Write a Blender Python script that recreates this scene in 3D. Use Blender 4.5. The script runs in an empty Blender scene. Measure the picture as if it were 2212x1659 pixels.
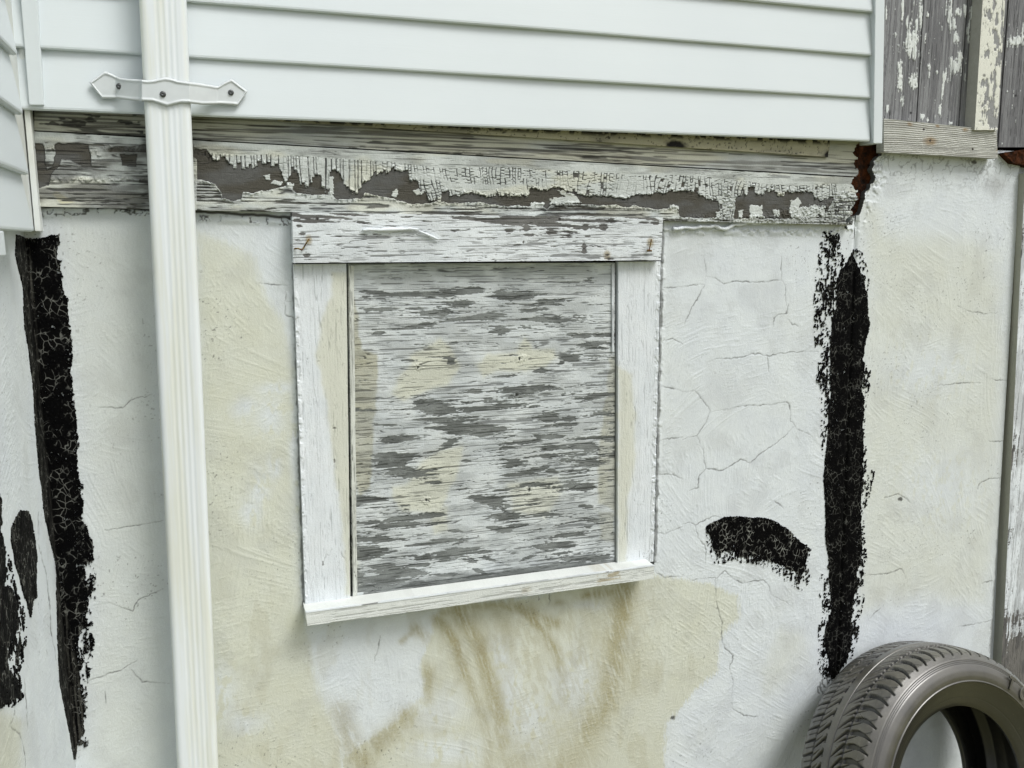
import bpy, math
import numpy as np

SC = bpy.context.scene
COL = SC.collection
F32 = np.float32

# ------------------------------------------------------------------ camera
CXP, CYP = 1106.0, 829.5                     # the photograph is measured on a 2212 x 1659 raster
_vx = np.array([5194., -330.]); _vz = np.array([-669., -309.])   # vanishing points of the wall and of its normal
FPX = math.sqrt(-(_vx @ _vz))
_X = np.array([_vx[0], _vx[1], FPX]); _X /= np.linalg.norm(_X)
_Y = np.array([_vz[0], _vz[1], FPX]); _Y /= np.linalg.norm(_Y)
_Y -= _X * (_X @ _Y); _Y /= np.linalg.norm(_Y)
_D = np.cross(_Y, _X)
if _D[1] < 0: _D = -_D
RC = np.stack([_X, _Y, -_D], 1)              # world -> camera (x right, y down, z forward)
CAM = np.array([0.0, -1.78, 0.0])

cam_data = bpy.data.cameras.new('camera')
cam = bpy.data.objects.new('camera', cam_data); COL.objects.link(cam)
cam_data.sensor_width = 36.0
cam_data.lens = 36.0 * FPX / 2212.0
cam_data.clip_start = 0.02; cam_data.clip_end = 500
from mathutils import Matrix
_m = np.stack([RC[0], -RC[1], -RC[2]], 1)
cam.matrix_world = Matrix([[*_m[0], CAM[0]], [*_m[1], CAM[1]], [*_m[2], CAM[2]], [0, 0, 0, 1]])
SC.camera = cam

# ------------------------------------------------------------------ light
SUN_EL, SUN_AZ = math.radians(54), math.radians(143)      # azimuth measured from +Y towards +X
world = bpy.data.worlds.new('World'); SC.world = world
world.use_nodes = True
wn = world.node_tree; wn.nodes.clear()
sky = wn.nodes.new('ShaderNodeTexSky'); sky.sky_type = 'NISHITA'; sky.sun_disc = False
sky.sun_elevation = SUN_EL; sky.sun_rotation = SUN_AZ
sky.air_density = 1.0; sky.dust_density = 4.0; sky.ozone_density = 1.0
hs = wn.nodes.new('ShaderNodeHueSaturation'); hs.inputs['Saturation'].default_value = 0.28
bg = wn.nodes.new('ShaderNodeBackground'); bg.inputs['Strength'].default_value = 0.13
wo = wn.nodes.new('ShaderNodeOutputWorld')
wn.links.new(sky.outputs[0], hs.inputs['Color']); wn.links.new(hs.outputs[0], bg.inputs[0]); wn.links.new(bg.outputs[0], wo.inputs[0])
sd = bpy.data.lights.new('sun', 'SUN'); sd.energy = 1.9; sd.angle = math.radians(24); sd.color = (1.0, 0.985, 0.95)
so = bpy.data.objects.new('sun', sd); COL.objects.link(so)
_sx, _sy, _sz = math.sin(SUN_AZ) * math.cos(SUN_EL), math.cos(SUN_AZ) * math.cos(SUN_EL), math.sin(SUN_EL)
from mathutils import Vector
so.rotation_euler = Vector((_sx, _sy, _sz)).to_track_quat('Z', 'Y').to_euler()
so.location = (3, -4, 5)
SC.view_settings.view_transform = 'Standard'; SC.view_settings.look = 'None'
SC.view_settings.gamma = 1.0; SC.view_settings.use_curve_mapping = False
SC.view_settings.exposure = 0.2
SC.cycles.max_bounces = 6

# ------------------------------------------------------------------ measuring
def unproj(u, v, y=0.0):
    d = RC.T @ np.array([u - CXP, v - CYP, FPX]); return CAM + d * ((y - CAM[1]) / d[1])
def unproj_x(u, v, x):
    d = RC.T @ np.array([u - CXP, v - CYP, FPX]); return CAM + d * ((x - CAM[0]) / d[0])
def to_px(p):
    q = (p - CAM.astype(p.dtype)) @ RC.T.astype(p.dtype)
    return CXP + FPX * q[..., 0] / q[..., 2], CYP + FPX * q[..., 1] / q[..., 2]
def T(c, r, pts):                             # points read off an enlarged ninth of the photograph
    return [(c * 737.33 + x / 3.0, r * 553.0 + y / 3.0) for x, y in pts]
def Z(x0, y0, s, pts):
    return [((x0 + x / s) / 1.8228, (y0 + y / s) / 1.8228) for x, y in pts]

# ------------------------------------------------------------------ noise
def _hash(ix, iy, seed):
    h = (ix * np.int64(374761393) + iy * np.int64(668265263) + np.int64(seed) * np.int64(974634777)) & 0xffffffff
    h = ((h ^ (h >> 13)) * np.int64(1274126177)) & 0xffffffff
    h = (h ^ (h >> 16)) & 0xffffffff
    return (h.astype(F32) / F32(4294967295.0))
def vnoise(x, y, seed=0):
    xf = np.floor(x); yf = np.floor(y)
    tx = (x - xf).astype(F32); ty = (y - yf).astype(F32)
    ix = xf.astype(np.int64); iy = yf.astype(np.int64)
    tx = tx * tx * (3 - 2 * tx); ty = ty * ty * (3 - 2 * ty)
    a = _hash(ix, iy, seed); b = _hash(ix + 1, iy, seed); c = _hash(ix, iy + 1, seed); d = _hash(ix + 1, iy + 1, seed)
    return (a + (b - a) * tx) * (1 - ty) + (c + (d - c) * tx) * ty
def fbm(x, y, seed=0, o=4, g=0.5):
    s = 0; amp = 1.0; t = 0
    for k in range(o):
        s = s + amp * vnoise(x * 2 ** k + 17.3 * k, y * 2 ** k + 5.1 * k, seed + k * 31); t += amp; amp *= g
    return s / t                               # 0..1, mean .5
def sst(a, b, x):
    t = np.clip((x - a) / (b - a), 0, 1); return t * t * (3 - 2 * t)

# ------------------------------------------------------------------ shapes in the plane
def inpoly(u, v, poly, soft=6.0, pad=40):
    """signed distance to a polygon in photo raster units, >0 inside"""
    P = np.asarray(poly, float); out = np.full(u.shape, -1e3, F32)
    m = (u > P[:, 0].min() - pad) & (u < P[:, 0].max() + pad) & (v > P[:, 1].min() - pad) & (v < P[:, 1].max() + pad)
    if not m.any(): return out
    x = u[m].astype(F32); y = v[m].astype(F32)
    d2 = np.full(x.shape, 1e9, F32); ins = np.zeros(x.shape, bool)
    n = len(P)
    for i in range(n):
        x0, y0 = P[i]; x1, y1 = P[(i + 1) % n]
        ex, ey = x1 - x0, y1 - y0; L = ex * ex + ey * ey + 1e-9
        t = np.clip(((x - x0) * ex + (y - y0) * ey) / L, 0, 1)
        d2 = np.minimum(d2, (x - x0 - t * ex) ** 2 + (y - y0 - t * ey) ** 2)
        if y0 != y1:
            c = ((y0 > y) != (y1 > y)) & (x < (x1 - x0) * (y - y0) / (y1 - y0) + x0)
            ins ^= c
    d = np.sqrt(d2); out[m] = np.where(ins, d, -d); return out
def nearline(u, v, pts, pad=60):
    """distance to a polyline and the position along it 0..1"""
    P = np.asarray(pts, float); d = np.full(u.shape, 1e3, F32); s = np.zeros(u.shape, F32)
    m = (u > P[:, 0].min() - pad) & (u < P[:, 0].max() + pad) & (v > P[:, 1].min() - pad) & (v < P[:, 1].max() + pad)
    if not m.any(): return d, s
    x = u[m].astype(F32); y = v[m].astype(F32)
    seg = np.hypot(*(P[1:] - P[:-1]).T); tot = seg.sum(); acc = 0
    bd = np.full(x.shape, 1e9, F32); bs = np.zeros(x.shape, F32)
    for i in range(len(P) - 1):
        x0, y0 = P[i]; ex, ey = P[i + 1] - P[i]; L = ex * ex + ey * ey + 1e-9
        t = np.clip(((x - x0) * ex + (y - y0) * ey) / L, 0, 1)
        dd = (x - x0 - t * ex) ** 2 + (y - y0 - t * ey) ** 2
        w = dd < bd; bd = np.where(w, dd, bd); bs = np.where(w, (acc + t * seg[i]) / tot, bs); acc += seg[i]
    d[m] = np.sqrt(bd); s[m] = bs; return d, s
def yline(u, pts):
    P = np.array(sorted(pts)); return np.interp(u, P[:, 0], P[:, 1])
def blobs(u, v, L, ox=0, oy=0, k=3.0):
    """sum of soft ellipses (cx, cy, rx, ry[, degrees]) read off an enlarged tile"""
    b = np.zeros(u.shape, F32)
    for e in L:
        cx, cy, rx, ry = e[:4]; a = math.radians(e[4]) if len(e) > 4 else 0
        cx = ox + cx / k; cy = oy + cy / k; rx /= k; ry /= k
        m = (abs(u - cx) < rx * 2.2 + ry) & (abs(v - cy) < ry * 2.4 + rx * abs(math.sin(a)) * 2.2)
        if not m.any(): continue
        dx = u[m] - cx; dy = v[m] - cy
        p = dx * math.cos(a) + dy * math.sin(a); q = -dx * math.sin(a) + dy * math.cos(a)
        b[m] = np.maximum(b[m], np.exp(-((p / rx) ** 2 + (q / ry) ** 2) * 0.8))
    return b

# ------------------------------------------------------------------ mesh helpers
def raw_mesh(name, V, Q, mat=None, parent=None, smooth=False, attrs=None, mats=None, mat_idx=None):
    me = bpy.data.meshes.new(name)
    V = np.ascontiguousarray(V, dtype=F32); Q = np.asarray(Q, dtype=np.int32)
    nf, k = Q.shape
    me.vertices.add(len(V)); me.vertices.foreach_set('co', V.ravel())
    me.loops.add(nf * k); me.loops.foreach_set('vertex_index', Q.ravel())
    me.polygons.add(nf); me.polygons.foreach_set('loop_start', np.arange(0, nf * k, k, dtype=np.int32))
    me.polygons.foreach_set('use_smooth', np.full(nf, bool(smooth)))
    me.update(calc_edges=True)
    if attrs:
        for a, arr in attrs.items():
            at = me.attributes.new(a, 'FLOAT', 'POINT'); at.data.foreach_set('value', np.ascontiguousarray(arr, dtype=F32))
    for mm in (mats or ([mat] if mat else [])): me.materials.append(mm)
    if mat_idx is not None: me.polygons.foreach_set('material_index', np.asarray(mat_idx, np.int32))
    o = bpy.data.objects.new(name, me); COL.objects.link(o)
    if parent: o.parent = parent
    return o

def lin(a, b, step): return np.linspace(a, b, max(2, int(math.ceil(abs(b - a) / step)) + 1))

def slab(name, c, n, depth, res, fn, mat, parent=None, ga=None, gb=None, smooth=True, side_over=None):
    """board or wall face: four 3-D corners (TL, TR, BR, BL), outward normal n, thickness, grid step.
    fn(u, v, s, t, P) -> (height, attrs, keep mask or None). Only kept cells are built; their edges get real sides."""
    c = [np.asarray(q, float) for q in c]; n = np.asarray(n, float)
    W = np.linalg.norm(c[1] - c[0]); H = np.linalg.norm(c[3] - c[0])
    a = ga if ga is not None else lin(0, 1, res / W)
    b = gb if gb is not None else lin(0, 1, res / H)
    A, B = np.meshgrid(a, b)
    P = ((1 - A)[..., None] * (1 - B)[..., None] * c[0] + A[..., None] * (1 - B)[..., None] * c[1]
         + A[..., None] * B[..., None] * c[2] + (1 - A)[..., None] * B[..., None] * c[3])
    u, v = to_px(P)
    s = A * W; t = -B * H
    h, attrs, keep = fn(u, v, s, t, P)
    nx, ny = len(a), len(b)
    base = P.reshape(-1, 3)
    V = base + (h.reshape(-1, 1) * n)
    idx = np.arange(nx * ny).reshape(ny, nx)
    q = np.stack([idx[1:, :-1], idx[1:, 1:], idx[:-1, 1:], idx[:-1, :-1]], -1)      # normal towards -Y for the front wall
    if keep is None: kc = np.ones((ny - 1, nx - 1), bool)
    else: kc = keep[:-1, :-1]
    fc = q[kc]
    kp = np.zeros((ny + 1, nx + 1), bool); kp[1:-1, 1:-1] = kc
    mid = kp[1:-1, 1:-1]
    E = []
    for di, dj, (i0, i1) in ((0, -1, (3, 0)), (0, 1, (1, 2)), (-1, 0, (2, 3)), (1, 0, (0, 1))):
        nb = kp[1 + di:ny + di, 1 + dj:nx + dj]
        m = mid & ~nb; E.append(q[m][:, [i0, i1]])
    E = np.concatenate(E)
    be, inv = np.unique(E, return_inverse=True); inv = inv.reshape(E.shape)
    nv = len(V)
    Vb = V[be].copy()
    # the front edge is duplicated so that the side is shaded as its own face
    Vk = base[be] - n * depth
    V2 = np.concatenate([V, Vb, Vk])
    f1 = nv + inv; f2 = nv + len(be) + inv
    side = np.stack([f1[:, 1], f1[:, 0], f2[:, 0], f2[:, 1]], -1)
    Q = np.concatenate([fc, side])
    used = np.zeros(len(V2), bool); used[Q.ravel()] = True
    rm = np.cumsum(used) - 1
    at = {}
    for k, arr in (attrs or {}).items():
        arr = np.broadcast_to(np.asarray(arr, F32), u.shape).ravel()
        e_ = arr[be]
        if k == 'dark': e_ = e_ * .3
        if side_over and k in side_over: e_ = e_ * 0 + side_over[k]
        at[k] = np.concatenate([arr, e_, e_])[used]
    o = raw_mesh(name, V2[used], rm[Q], mat, parent, False, at)
    if smooth:
        fl = np.zeros(len(Q), bool); fl[:len(fc)] = True
        o.data.polygons.foreach_set('use_smooth', fl)
    return o

class MB:
    """collects boxes, prisms and tubes into one mesh"""
    def __init__(s): s.V = []; s.F = []; s.n = 0
    def add(s, V, F):
        s.V.append(np.asarray(V, float)); s.F += [tuple(i + s.n for i in f) for f in F]; s.n += len(V)
    def prism(s, prof, d, closed=True):        # profile: list of 3-D points, swept by vector d
        p = np.asarray(prof, float); k = len(p)
        V = np.concatenate([p, p + np.asarray(d, float)])
        F = [(i, (i + 1) % k, (i + 1) % k + k, i + k) for i in range(k if closed else k - 1)]
        if closed: F += [tuple(range(k))[::-1], tuple(range(k, 2 * k))]
        s.add(V, F)
    def box(s, a, b):
        (x0, y0, z0), (x1, y1, z1) = a, b
        s.prism([(x0, y0, z0), (x1, y0, z0), (x1, y0, z1), (x0, y0, z1)], (0, y1 - y0, 0))
    def hull8(s, front, dy):                   # four 3-D corners swept along Y
        s.prism(front, (0, dy, 0))
    def build(s, name, mat, parent=None, bevel=0.0, smooth=False):
        me = bpy.data.meshes.new(name)
        me.from_pydata([tuple(v) for v in np.concatenate(s.V)], [], s.F); me.update()
        import bmesh
        bm = bmesh.new(); bm.from_mesh(me)
        bmesh.ops.recalc_face_normals(bm, faces=bm.faces)
        if bevel:
            bmesh.ops.bevel(bm, geom=[e for e in bm.edges], offset=bevel, segments=2, affect='EDGES', profile=0.5)
        bm.to_mesh(me); bm.free()
        me.materials.append(mat)
        if smooth: me.polygons.foreach_set('use_smooth', np.ones(len(me.polygons), bool))
        o = bpy.data.objects.new(name, me); COL.objects.link(o)
        if parent: o.parent = parent
        return o

def thing(name, label, cat, group=None):
    o = bpy.data.objects.new(name, None); COL.objects.link(o); o.empty_display_size = 0.1
    o['label'] = label; o['category'] = cat; o['kind'] = 'thing'
    if group: o['group'] = group
    return o
def base_at(root, p):
    """move the empty to the thing's base, leaving its parts where they are"""
    p = Vector(p)
    for ch in root.children: ch.location = Vector(ch.location) - p
    root.location = p

# ------------------------------------------------------------------ materials
def S(r, g, b):
    f = lambda c: c / 12.92 if c <= 0.04045 else ((c + 0.055) / 1.055) ** 2.4
    return (f(r / 255.), f(g / 255.), f(b / 255.), 1.0)
class NT:
    def __init__(s, name, rough=0.8, spec=0.3):
        s.m = bpy.data.materials.new(name); s.m.use_nodes = True; s.t = s.m.node_tree; s.t.nodes.clear()
        s.o = s.n('ShaderNodeOutputMaterial'); s.b = s.n('ShaderNodeBsdfPrincipled')
        s.b.inputs['Roughness'].default_value = rough; s.b.inputs['Specular IOR Level'].default_value = spec
        s.l(s.b.outputs[0], s.o.inputs[0]); s.tc = s.n('ShaderNodeTexCoord')
    def n(s, k): return s.t.nodes.new(k)
    def l(s, a, b): s.t.links.new(a, b)
    def attr(s, name): a = s.n('ShaderNodeAttribute'); a.attribute_name = name; return a.outputs['Fac']
    def noise(s, scale, detail=5, stretch=(1, 1, 1), rough=0.6):
        mp = s.n('ShaderNodeMapping'); mp.inputs['Scale'].default_value = stretch
        s.l(s.tc.outputs['Object'], mp.inputs[0])
        nz = s.n('ShaderNodeTexNoise'); nz.inputs['Scale'].default_value = scale
        nz.inputs['Detail'].default_value = detail; nz.inputs['Roughness'].default_value = rough
        s.l(mp.outputs[0], nz.inputs['Vector']); return nz.outputs['Fac']
    def ramp(s, f, a, b, lo=0.0, hi=1.0):
        r = s.n('ShaderNodeMapRange'); r.inputs['From Min'].default_value = a; r.inputs['From Max'].default_value = b
        r.inputs['To Min'].default_value = lo; r.inputs['To Max'].default_value = hi
        s.l(f, r.inputs['Value']); return r.outputs[0]
    def mix(s, f, a, b, mode='MIX'):
        m = s.n('ShaderNodeMix'); m.data_type = 'RGBA'; m.blend_type = mode
        for val, i in ((f, 0), (a, 6), (b, 7)):
            if isinstance(val, (int, float)): m.inputs[i].default_value = val
            elif isinstance(val, tuple): m.inputs[i].default_value = val
            else: s.l(val, m.inputs[i])
        return m.outputs[2]
    def mul(s, a, b, op='MULTIPLY'):
        m = s.n('ShaderNodeMath'); m.operation = op
        for val, i in ((a, 0), (b, 1)):
            if isinstance(val, (int, float)): m.inputs[i].default_value = val
            else: s.l(val, m.inputs[i])
        return m.outputs[0]
    def bump(s, f, dist, strength=1.0):
        b = s.n('ShaderNodeBump'); b.inputs['Distance'].default_value = dist; b.inputs['Strength'].default_value = strength
        s.l(f, b.inputs['Height']); s.l(b.outputs[0], s.b.inputs['Normal'])
    def done(s, colour):
        if isinstance(colour, tuple): s.b.inputs['Base Color'].default_value = colour
        else: s.l(colour, s.b.inputs['Base Color'])
        return s.m

def weathered(name, paint, paint2, cream, bare1, bare2, stain=S(150, 145, 112), dark=S(28, 27, 26), grain=(1, 1, 1), rough=0.75, bump=.0008):
    """old paint over wood or render; which layer shows is given by per-vertex masks, its tone by noise"""
    k = NT(name, rough, 0.25)
    c = k.mix(k.ramp(k.noise(14, 6), .35, .65), paint, paint2)
    c = k.mix(k.attr('cream'), c, cream)
    c = k.mix(k.mul(k.attr('stain'), k.ramp(k.noise(160, 3, grain), .2, .7, .6, 1.0)), c, stain)
    w = k.mix(k.attr('grain'), bare1, bare2)
    w = k.mix(k.ramp(k.noise(60, 6, grain, .7), .3, .7), w, k.mix(0.5, w, dark))
    c = k.mix(k.attr('bare'), c, w)
    c = k.mix(k.ramp(k.noise(420, 3), .3, .7, 0, .12), c, dark)
    c = k.mix(k.attr('dark'), c, dark)
    k.bump(k.mul(k.noise(380, 4), k.noise(150, 5, (1.6, 1, .8)), 'ADD'), bump, 0.7)
    return k.done(c)

M_STUCCO = weathered('painted_render', S(215, 222, 225), S(207, 214, 219), S(203, 206, 190), S(150, 150, 150), S(140, 140, 136), stain=S(160, 155, 124), dark=S(66, 66, 62), bump=.0007)
M_PLY = weathered('plywood_paint', S(208, 214, 215), S(194, 201, 204), S(205, 207, 191), S(131, 136, 134), S(101, 105, 103), stain=S(156, 152, 118), dark=S(44, 46, 44), grain=(1, 1, 14))
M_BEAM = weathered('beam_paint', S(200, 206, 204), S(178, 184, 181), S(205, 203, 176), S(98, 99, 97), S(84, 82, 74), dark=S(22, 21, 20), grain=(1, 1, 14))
M_FRAME = weathered('frame_paint', S(222, 228, 232), S(214, 221, 226), S(205, 207, 192), S(112, 109, 104), S(84, 82, 80), stain=S(160, 150, 110), dark=S(45, 43, 40), grain=(14, 1, 1))
M_HEAD = weathered('header_paint', S(222, 228, 231), S(212, 219, 223), S(206, 208, 194), S(116, 116, 113), S(88, 87, 85), stain=S(150, 132, 84), dark=S(52, 50, 48), grain=(1, 1, 14))
M_PLANK = weathered('plank_wood', S(220, 225, 222), S(205, 211, 210), S(222, 222, 208), S(150, 152, 154), S(118, 119, 122), dark=S(30, 30, 32), grain=(14, 1, 1))
M_BOARD = weathered('raw_board', S(196, 198, 192), S(182, 184, 178), S(208, 209, 202), S(140, 138, 132), S(118, 116, 110), stain=S(150, 118, 66), dark=S(60, 56, 50), grain=(1, 1, 14))
k = NT('tar', 0.8, 0.06)
mp = k.n('ShaderNodeMapping'); mp.inputs['Scale'].default_value = (1.0, 1.0, 0.8); k.l(k.tc.outputs['Object'], mp.inputs[0])
wz = k.n('ShaderNodeTexNoise'); wz.inputs['Scale'].default_value = 40; k.l(mp.outputs[0], wz.inputs['Vector'])
av = k.n('ShaderNodeMixRGB'); av.blend_type = 'ADD'; av.inputs[0].default_value = 0.02
k.l(mp.outputs[0], av.inputs[1]); k.l(wz.outputs['Color'], av.inputs[2])
vo = k.n('ShaderNodeTexVoronoi'); vo.feature = 'DISTANCE_TO_EDGE'; vo.inputs['Scale'].default_value = 78
k.l(av.outputs[0], vo.inputs['Vector'])
crk = k.ramp(vo.outputs['Distance'], 0.02, 0.055, 1, 0)
crk = k.mul(crk, k.ramp(k.noise(30, 3), .47, .6))
fle = k.ramp(k.noise(330, 2), .69, .73, 0, .8)
tc_ = k.mix(k.ramp(k.noise(30, 4), .4, .7), S(3, 3, 4), S(10, 10, 9))
tc_ = k.mix(k.mul(crk, k.attr('crackle')), tc_, S(150, 152, 146)); tc_ = k.mix(k.mul(fle, k.attr('edge')), tc_, S(170, 172, 165))
tc_ = k.mix(k.mul(k.attr('brushed'), k.ramp(k.noise(240, 4, (1, 1, .05)), .45, .8)), tc_, S(92, 92, 86))
k.bump(k.mul(vo.outputs['Distance'], k.noise(300, 3), 'ADD'), 0.0008, 0.5)
M_TAR = k.done(tc_)

k = NT('vinyl', 0.42, 0.35)
vc = k.mix(k.ramp(k.noise(3, 3), .3, .7), S(208, 216, 219), S(205, 213, 217))
vc = k.mix(k.ramp(k.noise(260, 2), .74, .78, 0, .25), vc, S(150, 150, 140))
k.bump(k.noise(90, 4, (.25, 1, 6)), 0.0004, 0.35)
M_VINYL = k.done(vc)
k = NT('old_vinyl', 0.5, 0.3)
vc = k.mix(k.ramp(k.noise(6, 4), .35, .7), S(216, 221, 221), S(204, 207, 200))
k.bump(k.noise(60, 4), 0.0005, 0.3)
M_TRIM = k.done(vc)
k = NT('downspout_paint', 0.33, 0.45)
vc = k.mix(k.ramp(k.noise(8, 4, (6, 6, .35)), .42, .62), S(216, 222, 225), S(211, 215, 208))
M_PIPE = k.done(vc)
k = NT('strap_plastic', 0.38, 0.4)
M_STRAP = k.done(k.mix(k.ramp(k.noise(20, 4), .3, .7), S(204, 210, 212), S(193, 199, 201)))
k = NT('screw_steel', 0.35, 0.5); k.b.inputs['Metallic'].default_value = 0.6
M_SCREW = k.done(k.mix(k.noise(300, 2), S(95, 98, 98), S(60, 62, 64)))
k = NT('rust', 0.9, 0.1)
M_RUST = k.done(k.mix(k.ramp(k.noise(45, 6), .35, .65), S(22, 15, 10), S(74, 40, 18)))
k.bump(k.noise(120, 5), 0.003, 0.9)
k = NT('dark_void', 0.95, 0.05); M_VOID = k.done(k.mix(k.noise(40, 4), S(18, 14, 11), S(40, 30, 22)))
k = NT('rubber', 0.4, 0.9); k.b.inputs['Coat Weight'].default_value = .45; k.b.inputs['Coat Roughness'].default_value = .22
rc = k.mix(k.ramp(k.noise(9, 6), .35, .68), S(56, 55, 52), S(92, 90, 81))
rc = k.mix(k.ramp(k.noise(160, 4), .55, .75, 0, .3), rc, S(128, 126, 115))
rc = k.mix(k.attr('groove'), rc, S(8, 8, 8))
k.l(k.ramp(k.noise(25, 4), .3, .7, .26, .46), k.b.inputs['Roughness'])
k.bump(k.noise(500, 3), 0.0005, 0.4)
M_RUBBER = k.done(rc)
k = NT('sidewall_rubber', 0.34, 0.9); k.b.inputs['Coat Weight'].default_value = .4; k.b.inputs['Coat Roughness'].default_value = .3
rc = k.mix(k.ramp(k.noise(12, 5), .35, .68), S(54, 53, 49), S(78, 76, 68))
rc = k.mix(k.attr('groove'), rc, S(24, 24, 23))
rc = k.mix(k.attr('inner'), rc, S(22, 22, 20))  # black liner rubber; on the sidewall also painted shade under the ridge
rc = k.mix(k.mul(k.ramp(k.noise(120, 4), .62, .72), k.attr('inner')), rc, S(58, 55, 46))
k.bump(k.noise(300, 4), 0.0005, 0.4)
M_SIDE = k.done(rc)
k = NT('grass_ground', 0.95, 0.1)
M_GRASS = k.done(k.mix(k.ramp(k.noise(5, 8), .35, .65), S(96, 104, 62), S(140, 134, 100)))

NY = np.array([0, -1.0, 0])
# ------------------------------------------------------------------ tyre placement (needed for the ground level)
TS = 1.205
T_AX = np.array([0.08313588, -0.95307614, 0.29109157]); T_AX /= np.linalg.norm(T_AX)
T_C = CAM + TS * (np.array([1.4595, -0.481, -1.2116]) - CAM)
T_E1 = np.cross(T_AX, [0, 0, 1.0]); T_E1 /= np.linalg.norm(T_E1); T_E2 = np.cross(T_E1, T_AX)
GROUND = float(T_C[2] - TS * (0.318 * abs(T_E2[2]) + 0.03))
XL = -0.292                                    # plane of the wall on the left, square to the main one
XJ = 1.655                                     # joint between the two rendered panels

g = MB(); g.add([(-300, -300, GROUND), (300, -300, GROUND), (300, 300, GROUND), (-300, 300, GROUND)], [(0, 1, 2, 3)])
go = g.build('ground', M_GRASS); go['kind'] = 'structure'

# ------------------------------------------------------------------ rendered (stucco) walls
XL = -0.305
def pz(u, v, y=0.0): return float(unproj(u, v, y)[2])
def line_x(p, q, z, y=0.0):
    a = unproj(*p, y); b = unproj(*q, y); return float(a[0] + (b[0] - a[0]) * (z - a[2]) / (b[2] - a[2]))
JT, JB = (1846, 553), (1808, 1440)             # the joint between the two panels, as seen
RT, RB = (2205, 330), (2140, 1400)             # right edge of the right panel
CR = []
def crk_(c, r, *pl):
    for p in pl: CR.append(T(c, r, p))
crk_(2, 1, [(0, 200), (60, 190), (140, 180)], [(135, 0), (150, 60), (150, 130), (215, 145), (270, 180), (340, 165), (500, 170), (640, 155), (665, 190), (670, 320)],
     [(640, 0), (640, 155)], [(590, 460), (590, 400), (620, 380), (670, 375), (690, 310)], [(670, 400), (710, 440), (750, 455)],
     [(160, 690), (240, 660), (300, 665), (400, 655), (440, 635), (500, 635), (560, 650), (640, 630), (760, 620), (880, 620)],
     [(145, 180), (100, 270), (50, 350), (10, 450)], [(0, 880), (80, 870), (120, 920), (180, 1000), (150, 1080), (95, 1165), (0, 1185)],
     [(180, 1010), (300, 990), (400, 970), (560, 965), (670, 945), (690, 960), (700, 1070), (745, 1120), (820, 1155)],
     [(95, 1170), (130, 1250), (150, 1380), (260, 1390), (380, 1320), (440, 1340), (520, 1270), (640, 1190), (720, 1105)],
     [(150, 1380), (105, 1430), (100, 1500), (40, 1520)], [(560, 1580), (600, 1590), (660, 1640)], [(550, 650), (555, 750)],
     [(1910, 1510), (1930, 1470), (2000, 1440), (2060, 1440)], [(1990, 790), (2030, 805), (2110, 805)], [(1980, 1190), (2000, 1205), (2090, 1195)],
     [(1650, 840), (1850, 820), (1950, 820)], [(1780, 320), (1860, 360), (1960, 375), (2040, 365)], [(1300, 1570), (1400, 1540), (1480, 1600)])
crk_(2, 2, [(0, 80), (45, 65), (80, 85), (200, 25), (250, 35)], [(75, 85), (100, 160), (150, 230), (150, 330)],
     [(0, 405), (60, 440), (150, 430), (220, 425), (275, 380), (340, 440), (390, 460), (520, 440), (560, 480), (570, 530), (640, 570), (690, 600)],
     [(210, 430), (220, 600), (255, 720), (250, 800), (270, 880), (330, 930), (300, 1010), (325, 1080), (320, 1250)], [(320, 1270), (400, 1320), (490, 1325)],
     [(1180, 410), (1330, 400), (1420, 365), (1450, 430)], [(1200, 700), (1280, 620)], [(1780, 740), (1880, 730), (1990, 705)], [(1940, 460), (2010, 445)])
crk_(0, 1, [(630, 980), (800, 985), (850, 930), (990, 900)], [(1680, 180), (1800, 190), (1880, 190)], [(1850, 210), (1850, 290), (1900, 300)],
     [(1840, 290), (1850, 380), (1900, 400), (1930, 450)])
crk_(0, 2, [(680, 120), (860, 90), (1060, 55)], [(690, 580), (860, 640), (890, 570), (1060, 500)], [(560, 1100), (790, 1020), (890, 960)],
     [(840, 1010), (920, 1100), (1100, 1110)], [(250, 0), (250, 180)], [(250, 210), (300, 400), (320, 560), (330, 760), (355, 900), (380, 1110)],
     [(75, 1220), (95, 1300), (65, 1390), (130, 1440), (160, 1560), (165, 1659)], [(160, 1080), (180, 1400)], [(680, 1160), (685, 1245)])
crk_(1, 1, [(2080, 210), (2212, 200)], [(2080, 550), (2150, 535), (2212, 570)], [(2070, 840), (2212, 875)], [(2070, 1190), (2212, 1175)], [(2040, 1415), (2150, 1415), (2212, 1450)])
crk_(1, 2, [(2030, 130), (2100, 140), (2212, 95)], [(2030, 380), (2090, 425), (2212, 415)], [(210, 970), (240, 880), (250, 800)], [(1350, 520), (1350, 600)])

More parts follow.
